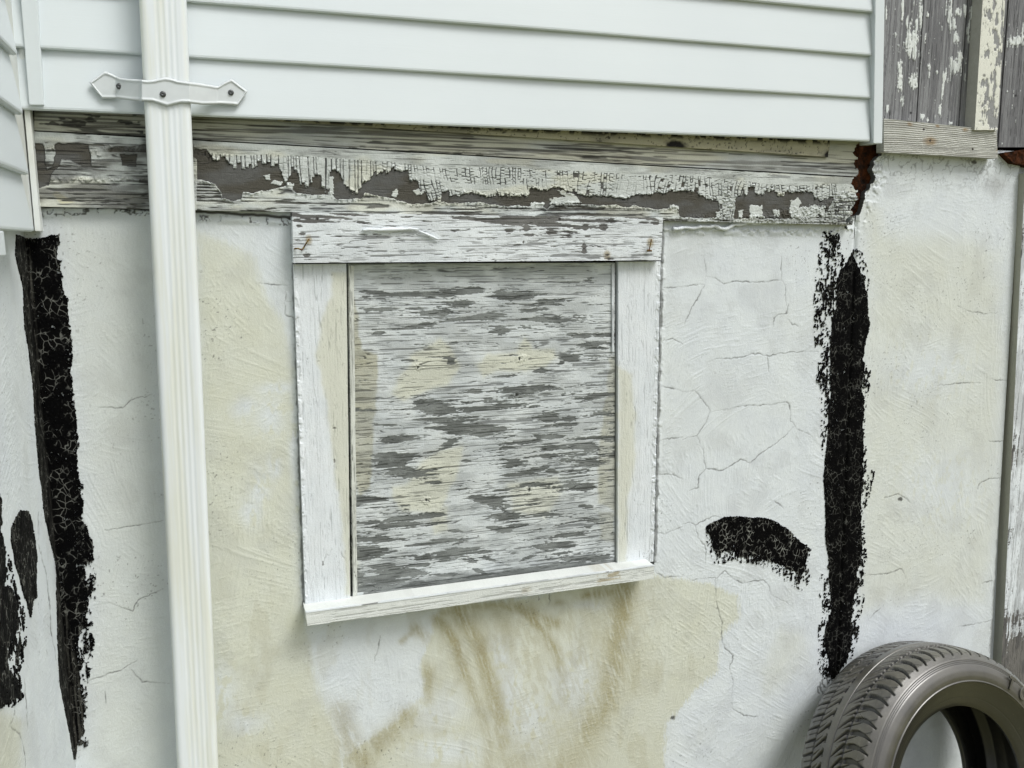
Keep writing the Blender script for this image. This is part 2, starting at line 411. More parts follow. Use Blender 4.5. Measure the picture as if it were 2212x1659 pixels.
CREAM = [  # (outline, strength, softness in raster units)
    ([(430, 500), (490, 520), (545, 560), (570, 640), (610, 700), (640, 800), (650, 1000), (652, 1150), (645, 1250), (662, 1350), (675, 1450), (692, 1500), (737, 1600), (752, 2700), (430, 2700)], .85, 10),
    ([(935, 1352), (960, 1310), (1100, 1295), (1300, 1262), (1420, 1240), (1500, 1250), (1590, 1285), (1600, 1330), (1560, 1390), (1545, 1450), (1490, 1500), (1440, 1560), (1410, 2700), (740, 2700),
      (737, 1640), (765, 1620), (800, 1600), (850, 1560), (880, 1530), (915, 1500), (908, 1430)], .85, 3),
    ([(1690, 1360), (1735, 1370), (1750, 1420), (1700, 1470), (1650, 1500), (1640, 1440)], .4, 14),
    ([(1866, 440), (1895, 450), (1905, 508), (2105, 522), (2150, 548), (2160, 620), (2165, 800), (2150, 1150), (2120, 1300), (1990, 1290), (1862, 1320), (1856, 900), (1880, 640)], .55, 20),
    ([(145, 470), (330, 480), (345, 900), (380, 2700), (190, 2700), (205, 1200), (165, 800)], .38, 30),
    ([(0, 1530), (45, 1560), (60, 2700), (0, 2700), (-400, 2700), (-400, 1500)], .7, 12),
]
WHITE = [(530, 880, 30, 22), (585, 900, 28, 40), (545, 1110, 22, 30), (600, 840, 40, 12), (590, 1010, 14, 26), (560, 1060, 20, 40), (640, 960, 12, 160), (480, 1500, 30, 60), (530, 1560, 40, 24),
         (960, 1620, 70, 30), (1140, 1560, 60, 60), (1240, 1480, 50, 60), (1080, 1420, 22, 40), (870, 1430, 26, 20), (1270, 1310, 26, 10), (1100, 1500, 30, 80), (940, 1540, 40, 60, 60), (2000, 800, 90, 60), (2040, 1050, 90, 80)]
STREAK = [  # (points in the lower-middle tile, half width, strength start, strength end)
    ([(620, 700), (740, 860), (800, 1050), (900, 1250), (960, 1450), (950, 1659)], 30, .75, .3), ([(760, 650), (870, 830), (950, 1050), (1030, 1300), (1050, 1500)], 48, .8, .4),
    ([(1150, 610), (1290, 750), (1380, 900), (1440, 1100), (1460, 1250)], 26, .9, .3), ([(1830, 520), (1800, 750), (1780, 950), (1720, 1200), (1620, 1400)], 72, .85, .5),
    ([(480, 760), (540, 830)], 26, .7, .4), ([(400, 830), (450, 790), (480, 760)], 16, .5, .5), ([(650, 660), (760, 640), (900, 612), (1080, 600), (1250, 660), (1390, 725)], 26, .55, .7), ([(1580, 545), (1840, 520)], 24, .7, .8),
    ([(1000, 620), (1060, 760), (1090, 850)], 40, .5, .2), ([(1400, 590), (1450, 590)], 16, .6, .3), ([(1600, 620), (1650, 900), (1600, 1100)], 50, .35, .15),
    ([(560, 1010), (560, 1200)], 30, .5, .3), ([(250, 1500), (330, 1430), (400, 1330)], 50, .5, .5), ([(0, 1300), (60, 1500), (150, 1600)], 60, .45, .5), ([(1900, 1000), (1500, 1400), (1100, 1600)], 120, .25, .25),
    ([(850, 640), (900, 800)], 40, .5, .2), ([(1200, 620), (1350, 740)], 30, .6, .6), ([(1700, 1200), (1560, 1500), (1480, 1659)], 110, .3, .4)]

def stucco(u, v, s, t, P, side=False):
    x = (P[..., 1] if side else P[..., 0]).astype(F32) + 7; z = P[..., 2].astype(F32) + 9
    wu = u + 9 * (fbm(x * 40, z * 40, 3, 3) - .5) + 16 * (fbm(x * 9, z * 9, 4, 2) - .5)
    wv = v + 9 * (fbm(x * 40, z * 40, 5, 3) - .5) + 16 * (fbm(x * 9, z * 9, 6, 2) - .5)
    cream = 0.10 * sst(.45, .7, fbm(x * 5, z * 5, 8, 4))
    brush = fbm(x * 60, z * 420, 9, 3); brush2 = fbm(x * 420, z * 60, 10, 3)
    for poly, st, so_ in CREAM:
        d = inpoly(wu, wv, poly, pad=60); cream = np.maximum(cream, st * ((.8 if so_ < 8 else .55) * sst(-so_ - 2, so_ + 2, d + 18 * (brush2 - .5)) + (.2 if so_ < 8 else .45) * sst(-3 * so_, 3 * so_, d)))
    cream = cream * (0.80 + .36 * fbm(x * 22, z * 22, 12, 4))
    cream = cream * (1 - .85 * blobs(wu, wv, WHITE, 0, 0, 1.0) * sst(.35, .6, fbm(x * 90, z * 50, 13, 3) + .12))
    stain = np.zeros(u.shape, F32)
    for pl, w, s0, s1 in STREAK:
        d, q = nearline(wu * .6 + u * .4, wv * .6 + v * .4, T(1, 2, pl))
        w_ = w / 3 * 1.45
        e = np.exp(-(d / w_) ** 2) * (s0 + (s1 - s0) * q)
        stain = np.maximum(stain, np.minimum(e * 1.35, 1))
    fan = (x - 7.9) * 220 + (z - 9) * 70
    stain = stain * (.25 + .75 * sst(.2, .6, fbm(fan, z * 30, 15, 3) + .08))
    stain = np.maximum(stain + .18 * cream * sst(1280, 1600, v), .14 * cream * sst(.4, .8, fbm(x * 12, z * 12, 16, 4)))
    stain = stain + .22 * sst(.5, .7, fbm(x * 30, z * 10, 44, 4)) * inpolym(u, v, [(430, 1250), (1500, 1290), (1480, 2700), (430, 2700)], 60)
    stain = np.maximum(stain, .42 * inpolym(wu, wv, [(930, 1330), (1010, 1300), (1290, 1290), (1420, 1260), (1400, 1480), (1230, 1640), (1050, 1600), (960, 1440)], 45) * sst(.3, .7, fbm(fan * .7, z * 40, 48, 3)))
    dark = np.zeros(u.shape, F32); cr = np.zeros(u.shape, F32)
    cu = u + 5 * (fbm(x * 130, z * 130, 17, 3) - .5); cv = v + 5 * (fbm(x * 130, z * 130, 18, 3) - .5)
    crn = fbm(x * 45, z * 45, 21, 2)
    for pl in CR:
        d, q = nearline(cu, cv, pl, 12); wdt = .75 + .45 * np.minimum(q, 1 - q) * 2
        cr = np.maximum(cr, np.exp(-(d / wdt) ** 2) * (.42 + .35 * np.sin(q * 3.14)) * (.45 + .55 * sst(.3, .55, crn)))
    # stipple of mildew and chips
    sp = sst(.80, .84, fbm(x * 230, z * 230, 19, 2)) * sst(.5, .75, fbm(x * 6, z * 6, 20, 2)) * .6
    dark = np.maximum(dark, sp)
    for pl in ([(385, 680), (410, 730), (432, 770)], [(418, 600), (425, 650), (450, 690)], [(470, 590), (485, 640)], [(365, 690), (380, 760)], [(400, 640), (398, 700)]):
        d, q = nearline(cu, cv, Z(3100, 2480, 3.05, pl), 12); dark = np.maximum(dark, .75 * sst(2.6, .8, d))
    # grey lavender scuffs
    lav = sst(.52, .72, fbm(x * 16, z * 16, 22, 5)) * .12
    for c in (T(1, 2, [(2150, 1333)]), T(2, 1, [(1412, 1575)]), T(2, 0, [(1888, 1050)])):
        dark = np.maximum(dark, .9 * sst(7, 3.5, np.hypot(u - c[0][0], (v - c[0][1]) * 1.3) + 5 * (fbm(x * 300, z * 300, 5, 2) - .5)))
    # relief: trowel sweeps in several directions, lumps, fine grit
    h = 0.0016 * (fbm(x * 9, z * 9, 23, 4) - .5)
    sel = fbm(x * 4.5, z * 4.5, 24, 2)
    for i, a in enumerate((.25, 1.0, -.7, 1.57)):
        ca, sa = math.cos(a), math.sin(a); bend = 2.5 * (fbm(x * 2.5, z * 2.5, 25 + i, 2) - .5)
        m = sst(.14, .0, abs(sel - (.32 + .12 * i)))
        st = fbm((x * ca + z * sa) * 26 + bend * 8, (-x * sa + z * ca + bend * .12) * 260, 30 + i, 3)
        h = h + 0.00060 * m * (st - .5) + 0.0006 * m * sst(.62, .72, st)
    gr = fbm(x * 120, z * 120, 40, 3); h = h + .0002 * (fbm(x * 380, z * 300, 45, 2) - .5) + .0005 * sst(.60, .66, fbm(x * 110 + z * 40, z * 330 - x * 60, 46, 3)) * sst(.42, .6, fbm(x * 6, z * 6, 47, 2)) + .0005 * sst(.58, .8, gr) * sst(.45, .65, fbm(x * 7, z * 7, 41, 3)) + .00015 * (gr - .5)
    ru = sst(.57, .60, fbm(x * 60, z * 34, 42, 4)) * sst(.45, .62, fbm(x * 5, z * 5, 43, 2)); h = h + .0004 * ru
    h = h * (.36 + .4 * fbm(x * 3, z * 3, 49, 2)) - .0010 * cr
    if not side: h = h - .005 * np.exp(-((u - np.interp(v, [480, 553, 920, 1106, 1440], [1849, 1846, 1831, 1823, 1809])) / 4.0) ** 2)
    return h, dict(cream=cream, stain=stain, dark=np.maximum(dark, cr), bare=lav, grain=fbm(x * 20, z * 20, 50, 2)), x, z
def inpolym(u, v, poly, soft): return sst(-soft, soft, inpoly(u, v, poly, pad=soft + 5))

RUST = T(2, 0, [(1150, 900), (1330, 900), (1300, 985), (1262, 1005), (1232, 1050), (1218, 1090), (1240, 1125), (1232, 1175), (1195, 1235), (1172, 1290), (1160, 1345), (1150, 1390), (1118, 1400), (1075, 1430), (1062, 1480),
                (1050, 1470), (1060, 1415), (1086, 1385), (1085, 1345), (1122, 1290), (1122, 1235), (1090, 1190), (1108, 1150), (1132, 1120), (1112, 1060), (1130, 1020), (1100, 990), (1120, 950)])
def rustd(u, v, x, z): return inpoly(u, v, RUST) + 9 * (fbm(x * 110, z * 110, 61, 3) - .5)

ZT = pz(700, 440)
zs = lambda za, zb, fine: lin(0, 1, fine / abs(zb - za))
wall = thing('stucco_wall', 'white and cream rendered foundation wall round the boarded window, cracked and patched with black tar', 'wall')
def main_fn(u, v, s, t, P):
    h, at, x, z = stucco(u, v, s, t, P)
    # flaking lumps right under the beam at the top left, crumbly strip beside the frame
    fl = sst(14, 0, abs(v - yline(u, [(80, 462), (240, 452), (420, 470), (640, 480), (1430, 500), (1850, 500)]))) * ((u < 640) | (u > 1425))
    cell = fbm(x * 70, z * 70, 62, 3)
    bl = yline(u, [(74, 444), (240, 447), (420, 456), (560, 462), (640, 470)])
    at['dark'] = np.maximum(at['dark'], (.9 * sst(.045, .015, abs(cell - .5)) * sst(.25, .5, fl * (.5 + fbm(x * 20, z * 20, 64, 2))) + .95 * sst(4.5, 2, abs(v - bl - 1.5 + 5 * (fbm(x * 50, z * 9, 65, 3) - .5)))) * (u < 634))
    at['dark'] = np.clip(at['dark'], 0, 1)
    h = h + fl * .004 * sst(.4, .6, cell)
    e = np.minimum(abs(u - np.interp(v, [460, 1350], [630, 657])), abs(u - np.interp(v, [480, 1250], [1432, 1414])))
    e = np.where((v > 450) & (v < np.where(u > 1000, 1215, 1310)), e, 99)
    h = h + .0018 * sst(12, 2, e) * sst(.35, .6, cell)
    at['dark'] = np.maximum(at['dark'], .7 * sst(4.5, 1, e + 8 * (fbm(x * 60, z * 60, 63, 3) - .5)))
    return h, at, (inpoly(u, v, [(634, 440), (1429, 440), (1411, 1230), (662, 1330)]) < -1) & (rustd(u, v, x, z) < 0)
zb = GROUND - .02
slab('render', [(XL, 0, ZT), (line_x(JT, JB, ZT), 0, ZT), (line_x(JT, JB, zb) , 0, zb), (XL, 0, zb)], NY, .02, .0016, main_fn, M_STUCCO, wall, side_over=dict(dark=.6))

# caulk bead between beam and wall
def tube(name, pts, r, mat, parent, n=8, seed=1, wob=.3):
    pts = np.array(pts, float); d = np.gradient(pts, axis=0); d /= np.linalg.norm(d, axis=1)[:, None]
    V = []
    rng = np.random.RandomState(seed)
    up = np.array([0, -1.0, 0])
    for i, (p, t_) in enumerate(zip(pts, d)):
        a = np.cross(t_, up); a /= np.linalg.norm(a) + 1e-9; b = np.cross(a, t_)
        rr = (r[i] if hasattr(r, '__len__') else r) * (1 + wob * (rng.rand() - .5))
        for k_ in range(n):
            an = 2 * math.pi * k_ / n; V.append(p + rr * (math.cos(an) * a + math.sin(an) * b))
    m = len(pts); F = [(i * n + k_, i * n + (k_ + 1) % n, (i + 1) * n + (k_ + 1) % n, (i + 1) * n + k_) for i in range(m - 1) for k_ in range(n)]
    b_ = MB(); b_.add(V, F + [tuple(range(n)), tuple(range((m - 1) * n, m * n))[::-1]]); return b_.build(name, mat, parent, smooth=True)
def resample(pts, n):
    P = np.array(pts, float); s = np.r_[0, np.cumsum(np.linalg.norm(P[1:] - P[:-1], axis=1))]
    q = np.linspace(0, s[-1], n); return np.stack([np.interp(q, s, P[:, i]) for i in range(P.shape[1])], 1)
bead = resample(Z(2500, 500, 2.212, [(330, 885), (450, 880), (620, 870), (690, 860), (740, 885), (790, 885), (880, 850), (1000, 835), (1200, 828), (1400, 820), (1600, 825), (1740, 830)]), 90)
tube('caulk_bead', [unproj(a, b + 1.2 * math.sin(i * .7), -.008) for i, (a, b) in enumerate(bead)], .0042, M_FRAME, wall, seed=3, wob=.5)

right = thing('stucco_wall', 'cream rendered wall panel between the long black tar seam and the peeling white post', 'wall')
def right_fn(u, v, s, t, P):
    h, at, x, z = stucco(u, v, s, t, P)
    rd = rustd(u, v, x, z)
    cz = sst(.05, .015, abs(fbm(x * 55, z * 55, 70, 3) - .5)) * sst(440, 345, v) * .5
    at['dark'] = np.maximum(at['dark'], cz)
    lum = sst(40, 0, -rd) * sst(.4, .62, fbm(x * 80, z * 80, 71, 3)) * (u < 1960)
    ed = np.interp(v, [330, 553, 1106, 1400], [2205, 2201, 2161, 2140]) - u
    at['dark'] = np.maximum(at['dark'], .6 * sst(5, 0, ed + 8 * (fbm(x * 90, z * 60, 72, 3) - .5)))
    at['bare'] = np.maximum(at['bare'], .5 * sst(26, 0, abs(u - 2150) * .5 + abs(v - 400) * .5))
    return h + .004 * lum, at, (rd < 0) & (ed > 4 * (fbm(x * 70, z * 40, 73, 3) - .5))
zr = pz(2000, 318)
slab('render', [(line_x(JT, JB, zr), 0, zr), (line_x(RT, RB, zr), 0, zr), (line_x(RT, RB, zb), 0, zb), (line_x(JT, JB, zb), 0, zb)], NY, .02, .0019, right_fn, M_STUCCO, right, side_over=dict(dark=.85))

left = thing('side_stucco_wall', 'white side wall at the left edge, square to the main wall, smeared with black tar', 'wall')
ZL = float(unproj_x(60, 470, XL)[2])
slab('render', [(XL, -.75, ZL), (XL, 0, ZL), (XL, 0, zb), (XL, -.75, zb)], [1, 0, 0], .02, .0016, lambda u, v, s, t, P: (*stucco(u, v, s, t, P, True)[:2], None), M_STUCCO, left)

# ---- tar
TARL = [(35, 505), (60, 515), (95, 512), (132, 500), (127, 517), (127, 553), (133, 603), (145, 653), (152, 696), (158, 753), (158, 820), (163, 870), (167, 920), (167, 970), (172, 1020), (180, 1086), (178, 1098), (186, 1135),
        (203, 1185), (204, 1211), (184, 1221), (190, 1265), (193, 1303), (186, 1332), (177, 1358), (169, 1395), (180, 1440), (173, 1451), (178, 1507), (182, 1544), (180, 1590), (170, 1600), (164, 1640), (160, 1640), (149, 1581),
        (141, 1537), (128, 1470), (124, 1377), (123, 1303), (121, 1221), (108, 1165), (95, 1106), (85, 1020), (77, 936), (72, 843), (63, 770), (53, 703), (50, 620), (33, 553)]
TARR = Z(3180, 880, 2.676, [(470, 300), (520, 400), (550, 480), (600, 620), (625, 750), (640, 900), (650, 1050), (640, 1150), (615, 1220), (600, 1300), (580, 1430), (612, 1500), (585, 1600)]) + \
    T(2, 1, [(1185, 680), (1160, 850), (1180, 950), (1170, 1100), (1175, 1250), (1170, 1350), (1172, 1450), (1155, 1600)]) + \
    T(2, 2, [(1155, 50), (1165, 240), (1150, 330), (1122, 420), (1140, 500), (1108, 560), (1100, 700), (1110, 780), (1090, 880), (1060, 980), (980, 1090), (955, 1090), (945, 980), (922, 900), (915, 800), (930, 720), (958, 640),
                (952, 560), (942, 450), (945, 300), (925, 200), (925, 50)]) + \
    T(2, 1, [(920, 1600), (910, 1450), (915, 1350), (930, 1200), (942, 1050), (960, 900), (955, 750)]) + Z(3180, 880, 2.676, [(235, 1350), (245, 1150), (250, 1000), (300, 900), (300, 750), (312, 600), (335, 500), (400, 420)])
ARC = T(2, 2, [(145, 100), (180, 70), (270, 30), (370, 25), (450, 35), (530, 35), (600, 60), (680, 110), (760, 180), (825, 235), (810, 290), (800, 390), (770, 410), (720, 390), (640, 350), (560, 325), (430, 290), (350, 300),
               (320, 255), (270, 262), (215, 290), (190, 230), (165, 150)])
OVAL = Z(0, 1900, 1.476, [(120, 160), (160, 165), (185, 210), (200, 320), (215, 430), (210, 560), (218, 660), (190, 690), (180, 780), (155, 700), (140, 660), (110, 540), (85, 470), (65, 330), (65, 270), (90, 200)])
BLOB = Z(0, 1900, 1.476, [(-300, 50), (2, 60), (8, 300), (35, 400), (30, 600), (70, 620), (105, 700), (105, 760), (90, 880), (45, 960), (50, 1080), (100, 1140), (110, 1250), (60, 1262), (0, 1310), (-300, 1400)])
DRYR = [  # dry-brush zones on the right-hand stroke: outline, coverage
    (Z(3180, 880, 2.676, [(150, 90), (300, 110), (320, 200), (330, 330), (400, 420), (320, 520), (310, 700), (300, 900), (250, 950), (95, 1000), (90, 850), (110, 560), (130, 400), (150, 200)]), .56),
    (Z(3180, 880, 2.676, [(95, 1000), (250, 980), (245, 1300), (235, 1659), (120, 1659), (110, 1300), (90, 1100)]), .40),
    (Z(3180, 880, 2.676, [(500, 280), (560, 330), (620, 560), (640, 700), (600, 620), (550, 480), (510, 400)]), .36),
    (T(2, 1, [(885, 640), (960, 640), (960, 900), (940, 1050), (925, 1300), (910, 1200), (905, 950)]), .36), (T(2, 1, [(1160, 700), (1200, 720), (1195, 860), (1165, 1000), (1170, 1200), (1180, 1390), (1225, 1400), (1200, 1540), (1160, 1659)]), .44),
    (T(2, 2, [(1150, 0), (1180, 300), (1190, 340), (1150, 420), (1160, 560), (1130, 700), (1125, 820), (1090, 930), (1085, 880), (1100, 700)]), .42),
    (T(2, 2, [(905, 420), (945, 430), (955, 560), (955, 650), (900, 720), (890, 900), (895, 1020), (950, 1090), (940, 980), (910, 800), (900, 600)]), .48)]
def tar_mesh(name, polys, corners, n, parent, dry=(), rag=lambda u, v: 1.0, side=False, label=None, res=.001, brushed=None, hole=.86, streak=(1, 1), crk=.4):
    def fn(u, v, s, t, P):
        x = (P[..., 1] if side else P[..., 0]).astype(F32) + 3; z = P[..., 2].astype(F32) + 4
        fi = fbm(x * 230 * streak[0], z * 230 * streak[1], 81, 3); co = fbm(x * 60, z * 60, 82, 3); st = fbm(x * 260, z * 50, 83, 2)
        d = np.full(u.shape, -1e3, F32)
        for p in polys: d = np.maximum(d, inpoly(u, v, p))
        r = rag(u, v)
        e = d + 5 * (co - .5) * np.minimum(r, 1.5) + r * 14 * (.5 * fi + .5 * st - .5) - r * .8
        keep = (e > 0) & (d > -30)
        for p, cov in dry:
            dd = inpoly(u, v, p)
            sp = .42 * fi + .28 * st + .3 * co
            keep |= (dd > -6) & (sp > (.60 - .17 * cov) + .0045 * np.clip(6 - dd, 0, 12))
        keep &= ~((fi > hole - .10) & (e < 14)); keep &= ~(fi * .6 + co * .4 > hole - .13)
        if brushed is not None: br = sst(-2, 6, brushed(u, v))
        else: br = np.zeros(u.shape, F32)
        h = .0009 + .0010 * (fi - .4) + .0012 * (co - .5)
        seam = np.exp(-((u - np.interp(v, [553, 920, 1106, 1440], [1846, 1831, 1823, 1809])) / 3.2) ** 2)
        h = h - .0042 * seam * (u > 1700)
        return h, dict(edge=sst(26, 2, d) * .9 + .1, brushed=br, crackle=crk + 0 * u), keep
    o = slab(name, corners, n, .0016, res, fn, M_TAR, parent, smooth=False)
    if label: o['label'] = label
    return o
def rect(u0, v0, u1, v1, y=-.001):
    a = [unproj(u0, v0, y), unproj(u1, v0, y), unproj(u1, v1, y), unproj(u0, v1, y)]
    x0 = min(p[0] for p in a); x1 = max(p[0] for p in a); z0 = min(p[2] for p in a); z1 = max(p[2] for p in a)
    return [(x0, y, z1), (x1, y, z1), (x1, y, z0), (x0, y, z0)]
tar_mesh('tar_patch', [ARC], rect(1500, 1095, 1760, 1290), NY, wall, label='curved black tar smear on the white wall', crk=.75,
         dry=[(T(2, 2, [(150, 110), (330, 260), (430, 300), (640, 360), (800, 380), (815, 420), (775, 490), (680, 440), (560, 350), (430, 310), (215, 315), (165, 170)]), .45)],
         rag=lambda u, v: .35 + .9 * sst(1125, 1165, v))
tar_mesh('tar_seam', [TARR], rect(1755, 485, 1885, 1480), NY, wall, dry=DRYR, label='long vertical black tar seam over the panel joint', rag=lambda u, v: .55 + .5 * sst(1180, 1300, v), crk=.24)
c_ = rect(60, 490, 240, 1690); c_ = [(max(p[0], XL + .0005), p[1], p[2]) for p in c_]
tar_mesh('tar_seam', [TARL], c_, NY, wall, label='black tar stroke down the inside corner', crk=.42,
         dry=[(Z(0, 1900, 1.476, [(480, 470), (540, 480), (540, 600), (530, 780), (540, 850), (520, 1080), (490, 1200), (495, 1350), (495, 1520), (440, 1520), (440, 1350), (470, 1100), (450, 940), (490, 780), (520, 640)]), .46)],
         rag=lambda u, v: .5 + 1.0 * sst(0, 1, (u - np.interp(v, [500, 1500], [95, 155])) / 40), brushed=lambda u, v: (np.interp(v, [500, 886, 1221, 1450, 1600], [66, 92, 125, 170, 190]) - u))
def zx(u, v): return float(unproj_x(u, v, XL)[2])
yl0 = float(unproj_x(0, 900, XL)[1])
tar_mesh('tar_seam', [TARL], [(XL + .001, yl0 - .05, ZL), (XL + .001, -.0005, ZL), (XL + .001, -.0005, pz(160, 1690)), (XL + .001, yl0 - .05, pz(160, 1690))], [1, 0, 0], left, side=True,
         rag=lambda u, v: .3 + 0 * u, brushed=lambda u, v: 2 + 0 * u, label='black tar brushed up to the corner')
tar_mesh('tar_patch', [OVAL], [(XL + .001, yl0 - .05, zx(40, 1060)), (XL + .001, -.02, zx(40, 1060)), (XL + .001, -.02, GROUND + .4), (XL + .001, yl0 - .05, GROUND + .4)], [1, 0, 0], left, side=True,
         rag=lambda u, v: .3 + .5 * sst(1230, 1330, v), brushed=lambda u, v: .3 + 0 * u, label='oval black tar daub', streak=(3, .5))
tar_mesh('tar_patch', [BLOB], [(XL + .001, -.62, zx(10, 1020)), (XL + .001, -.02, zx(10, 1020)), (XL + .001, -.02, GROUND + .3), (XL + .001, -.62, GROUND + .3)], [1, 0, 0], left, side=True, res=.0014,
         rag=lambda u, v: .7 + 0 * u, label='large black tar smear at the edge of view',
         dry=[(Z(0, 1900, 1.476, [(30, 400), (50, 480), (60, 600), (110, 700), (140, 760), (135, 900), (130, 1020), (90, 1100), (120, 1240), (60, 1290), (40, 960), (90, 880), (105, 740)]), .40)])
base_at(left, (XL, -.375, zb)); base_at(wall, (.6, 0, zb)); base_at(right, (1.9, 0, zb))
# ------------------------------------------------------------------ sill beam
def quad(pts, y): return [unproj(a, b, y) for a, b in pts]
def streaks(x, z, seed, fx=9, fz=330, o=3): return fbm(x * fx + 3 * fbm(x * 3, z * 8, seed + 5, 2), z * fz, seed, o)
BR_UP = Z(700, 440, 2.765, [(160, 420), (215, 425), (310, 430), (340, 490), (390, 540), (460, 525), (545, 535), (560, 580), (650, 590), (690, 575), (770, 600), (840, 580), (900, 570), (1000, 580), (1100, 600), (1150, 690), (1170, 750),
    (1200, 700), (1240, 650), (1310, 650), (1330, 760), (1380, 770), (1400, 850), (1430, 860), (1442, 640), (1450, 750), (1488, 750), (1492, 640), (1555, 640), (1570, 780), (1600, 780), (1610, 850), (1640, 850), (1652, 650), (1750, 660),
    (1800, 750), (1860, 780), (1868, 880), (1900, 880), (1905, 850), (1970, 850), (1980, 560)])[:-1] + Z(1500, 460, 2.212, [(-20, 480), (80, 475), (110, 450), (180, 470), (240, 460), (250, 550), (310, 560), (330, 600), (345, 650), (400, 670),
    (420, 740), (460, 740), (488, 680), (490, 740), (520, 740), (525, 650), (590, 640), (600, 690), (690, 685), (720, 670), (800, 670), (920, 690), (1000, 685), (1010, 640), (1030, 690), (1100, 690), (1108, 650), (1120, 690), (1280, 690),
    (1290, 640), (1310, 610), (1370, 640), (1440, 630), (1510, 605), (1600, 640), (1700, 670), (1750, 680), (1870, 690), (1980, 690), (2050, 700), (2120, 715)]) + Z(2500, 500, 2.212, [(0, 600), (150, 575), (260, 570), (350, 555), (450, 550),
    (530, 560), (590, 600), (640, 630), (720, 640), (735, 730), (760, 830), (860, 820), (870, 640), (900, 600), (930, 590), (940, 510), (958, 590), (980, 580), (985, 520), (1035, 530), (1040, 580), (1110, 580), (1150, 555), (1230, 560),
    (1240, 605), (1300, 605), (1320, 560), (1440, 570), (1550, 570), (1570, 620), (1620, 640), (1700, 610), (1730, 620)])
BR_LO = Z(700, 440, 2.765, [(160, 740), (250, 740), (300, 760), (400, 790), (480, 880), (490, 940), (600, 970), (690, 960), (710, 870), (770, 870), (800, 890), (900, 860), (1020, 850), (1130, 820), (1200, 800), (1290, 880), (1400, 900),
    (1470, 910), (1560, 900), (1680, 910), (1740, 960), (1900, 950), (2000, 940), (2040, 880), (2200, 925)]) + Z(1500, 460, 2.212, [(80, 710), (190, 740), (270, 760), (340, 760), (480, 745), (520, 735), (600, 750), (850, 745), (950, 760),
    (1100, 780), (1180, 770), (1290, 780), (1400, 770), (1440, 800), (1480, 770), (1570, 760), (1750, 760), (1900, 770), (2050, 770), (2150, 790)]) + Z(2500, 500, 2.212, [(0, 680), (80, 700), (200, 720), (300, 700), (370, 710), (390, 780),
    (450, 790), (600, 800), (700, 790), (870, 800), (1000, 795), (1110, 800), (1300, 800), (1450, 790), (1640, 790), (1690, 700), (1735, 600)])
CRKTOP = Z(700, 440, 2.765, [(160, 420), (300, 400), (380, 430), (560, 440), (700, 450), (1000, 435), (1240, 455), (1440, 460), (1640, 480), (2030, 500), (2212, 520)]) + Z(1500, 460, 2.212, [(250, 400), (600, 440), (900, 425), (1200, 430),
    (1400, 450), (1700, 460), (1900, 470), (2150, 490)]) + Z(2500, 500, 2.212, [(0, 410), (250, 405), (500, 410), (700, 430), (900, 450), (1100, 480), (1400, 500), (1700, 480)])
LEFTBARE = [T(0, 0, [(225, 925), (280, 930), (290, 990), (300, 1100), (340, 1080), (360, 1000), (350, 940), (380, 930), (570, 935), (590, 1000), (590, 1080), (540, 1085), (450, 1035), (400, 1035), (380, 1080), (330, 1130), (320, 1200), (250, 1218)]),
            T(0, 0, [(780, 1000), (890, 1000), (885, 1080), (790, 1075)]), T(0, 0, [(1265, 960), (1340, 970), (1380, 1050), (1300, 1060), (1250, 1010)])]
ISLES = [Z(2500, 500, 2.212, p) for p in ([(1000, 685), (1110, 685), (1112, 790), (990, 790)], [(1355, 640), (1420, 618), (1450, 660), (1430, 700), (1480, 690), (1600, 680), (1610, 760), (1560, 790), (1340, 790), (1350, 700)], [(905, 720), (935, 725), (930, 790), (900, 785)],
        [(1200, 715), (1250, 725), (1255, 780), (1210, 780)], [(1600, 700), (1650, 690), (1660, 780), (1610, 785)], [(300, 670), (380, 690), (385, 720), (300, 710)], [(700, 745), (740, 740), (745, 800), (705, 800)])]
ISLES += [Z(1500, 460, 2.212, p) for p in ([(95, 650), (145, 630), (155, 680), (130, 700), (100, 690)], [(275, 640), (330, 625), (360, 670), (310, 690)], [(1530, 640), (1600, 650), (1700, 690), (1740, 745), (1600, 765), (1470, 765), (1470, 715), (1600, 700)],
        [(1310, 740), (1420, 745), (1430, 785), (1310, 780)])]
ISLES += [Z(700, 440, 2.765, p) for p in ([(930, 690), (990, 680), (1005, 735), (950, 735)], [(1650, 700), (1690, 700), (1690, 900), (1645, 900)], [(1010, 790), (1060, 740), (1140, 770), (1110, 800)], [(1190, 775), (1260, 780), (1250, 830), (1200, 830)])]

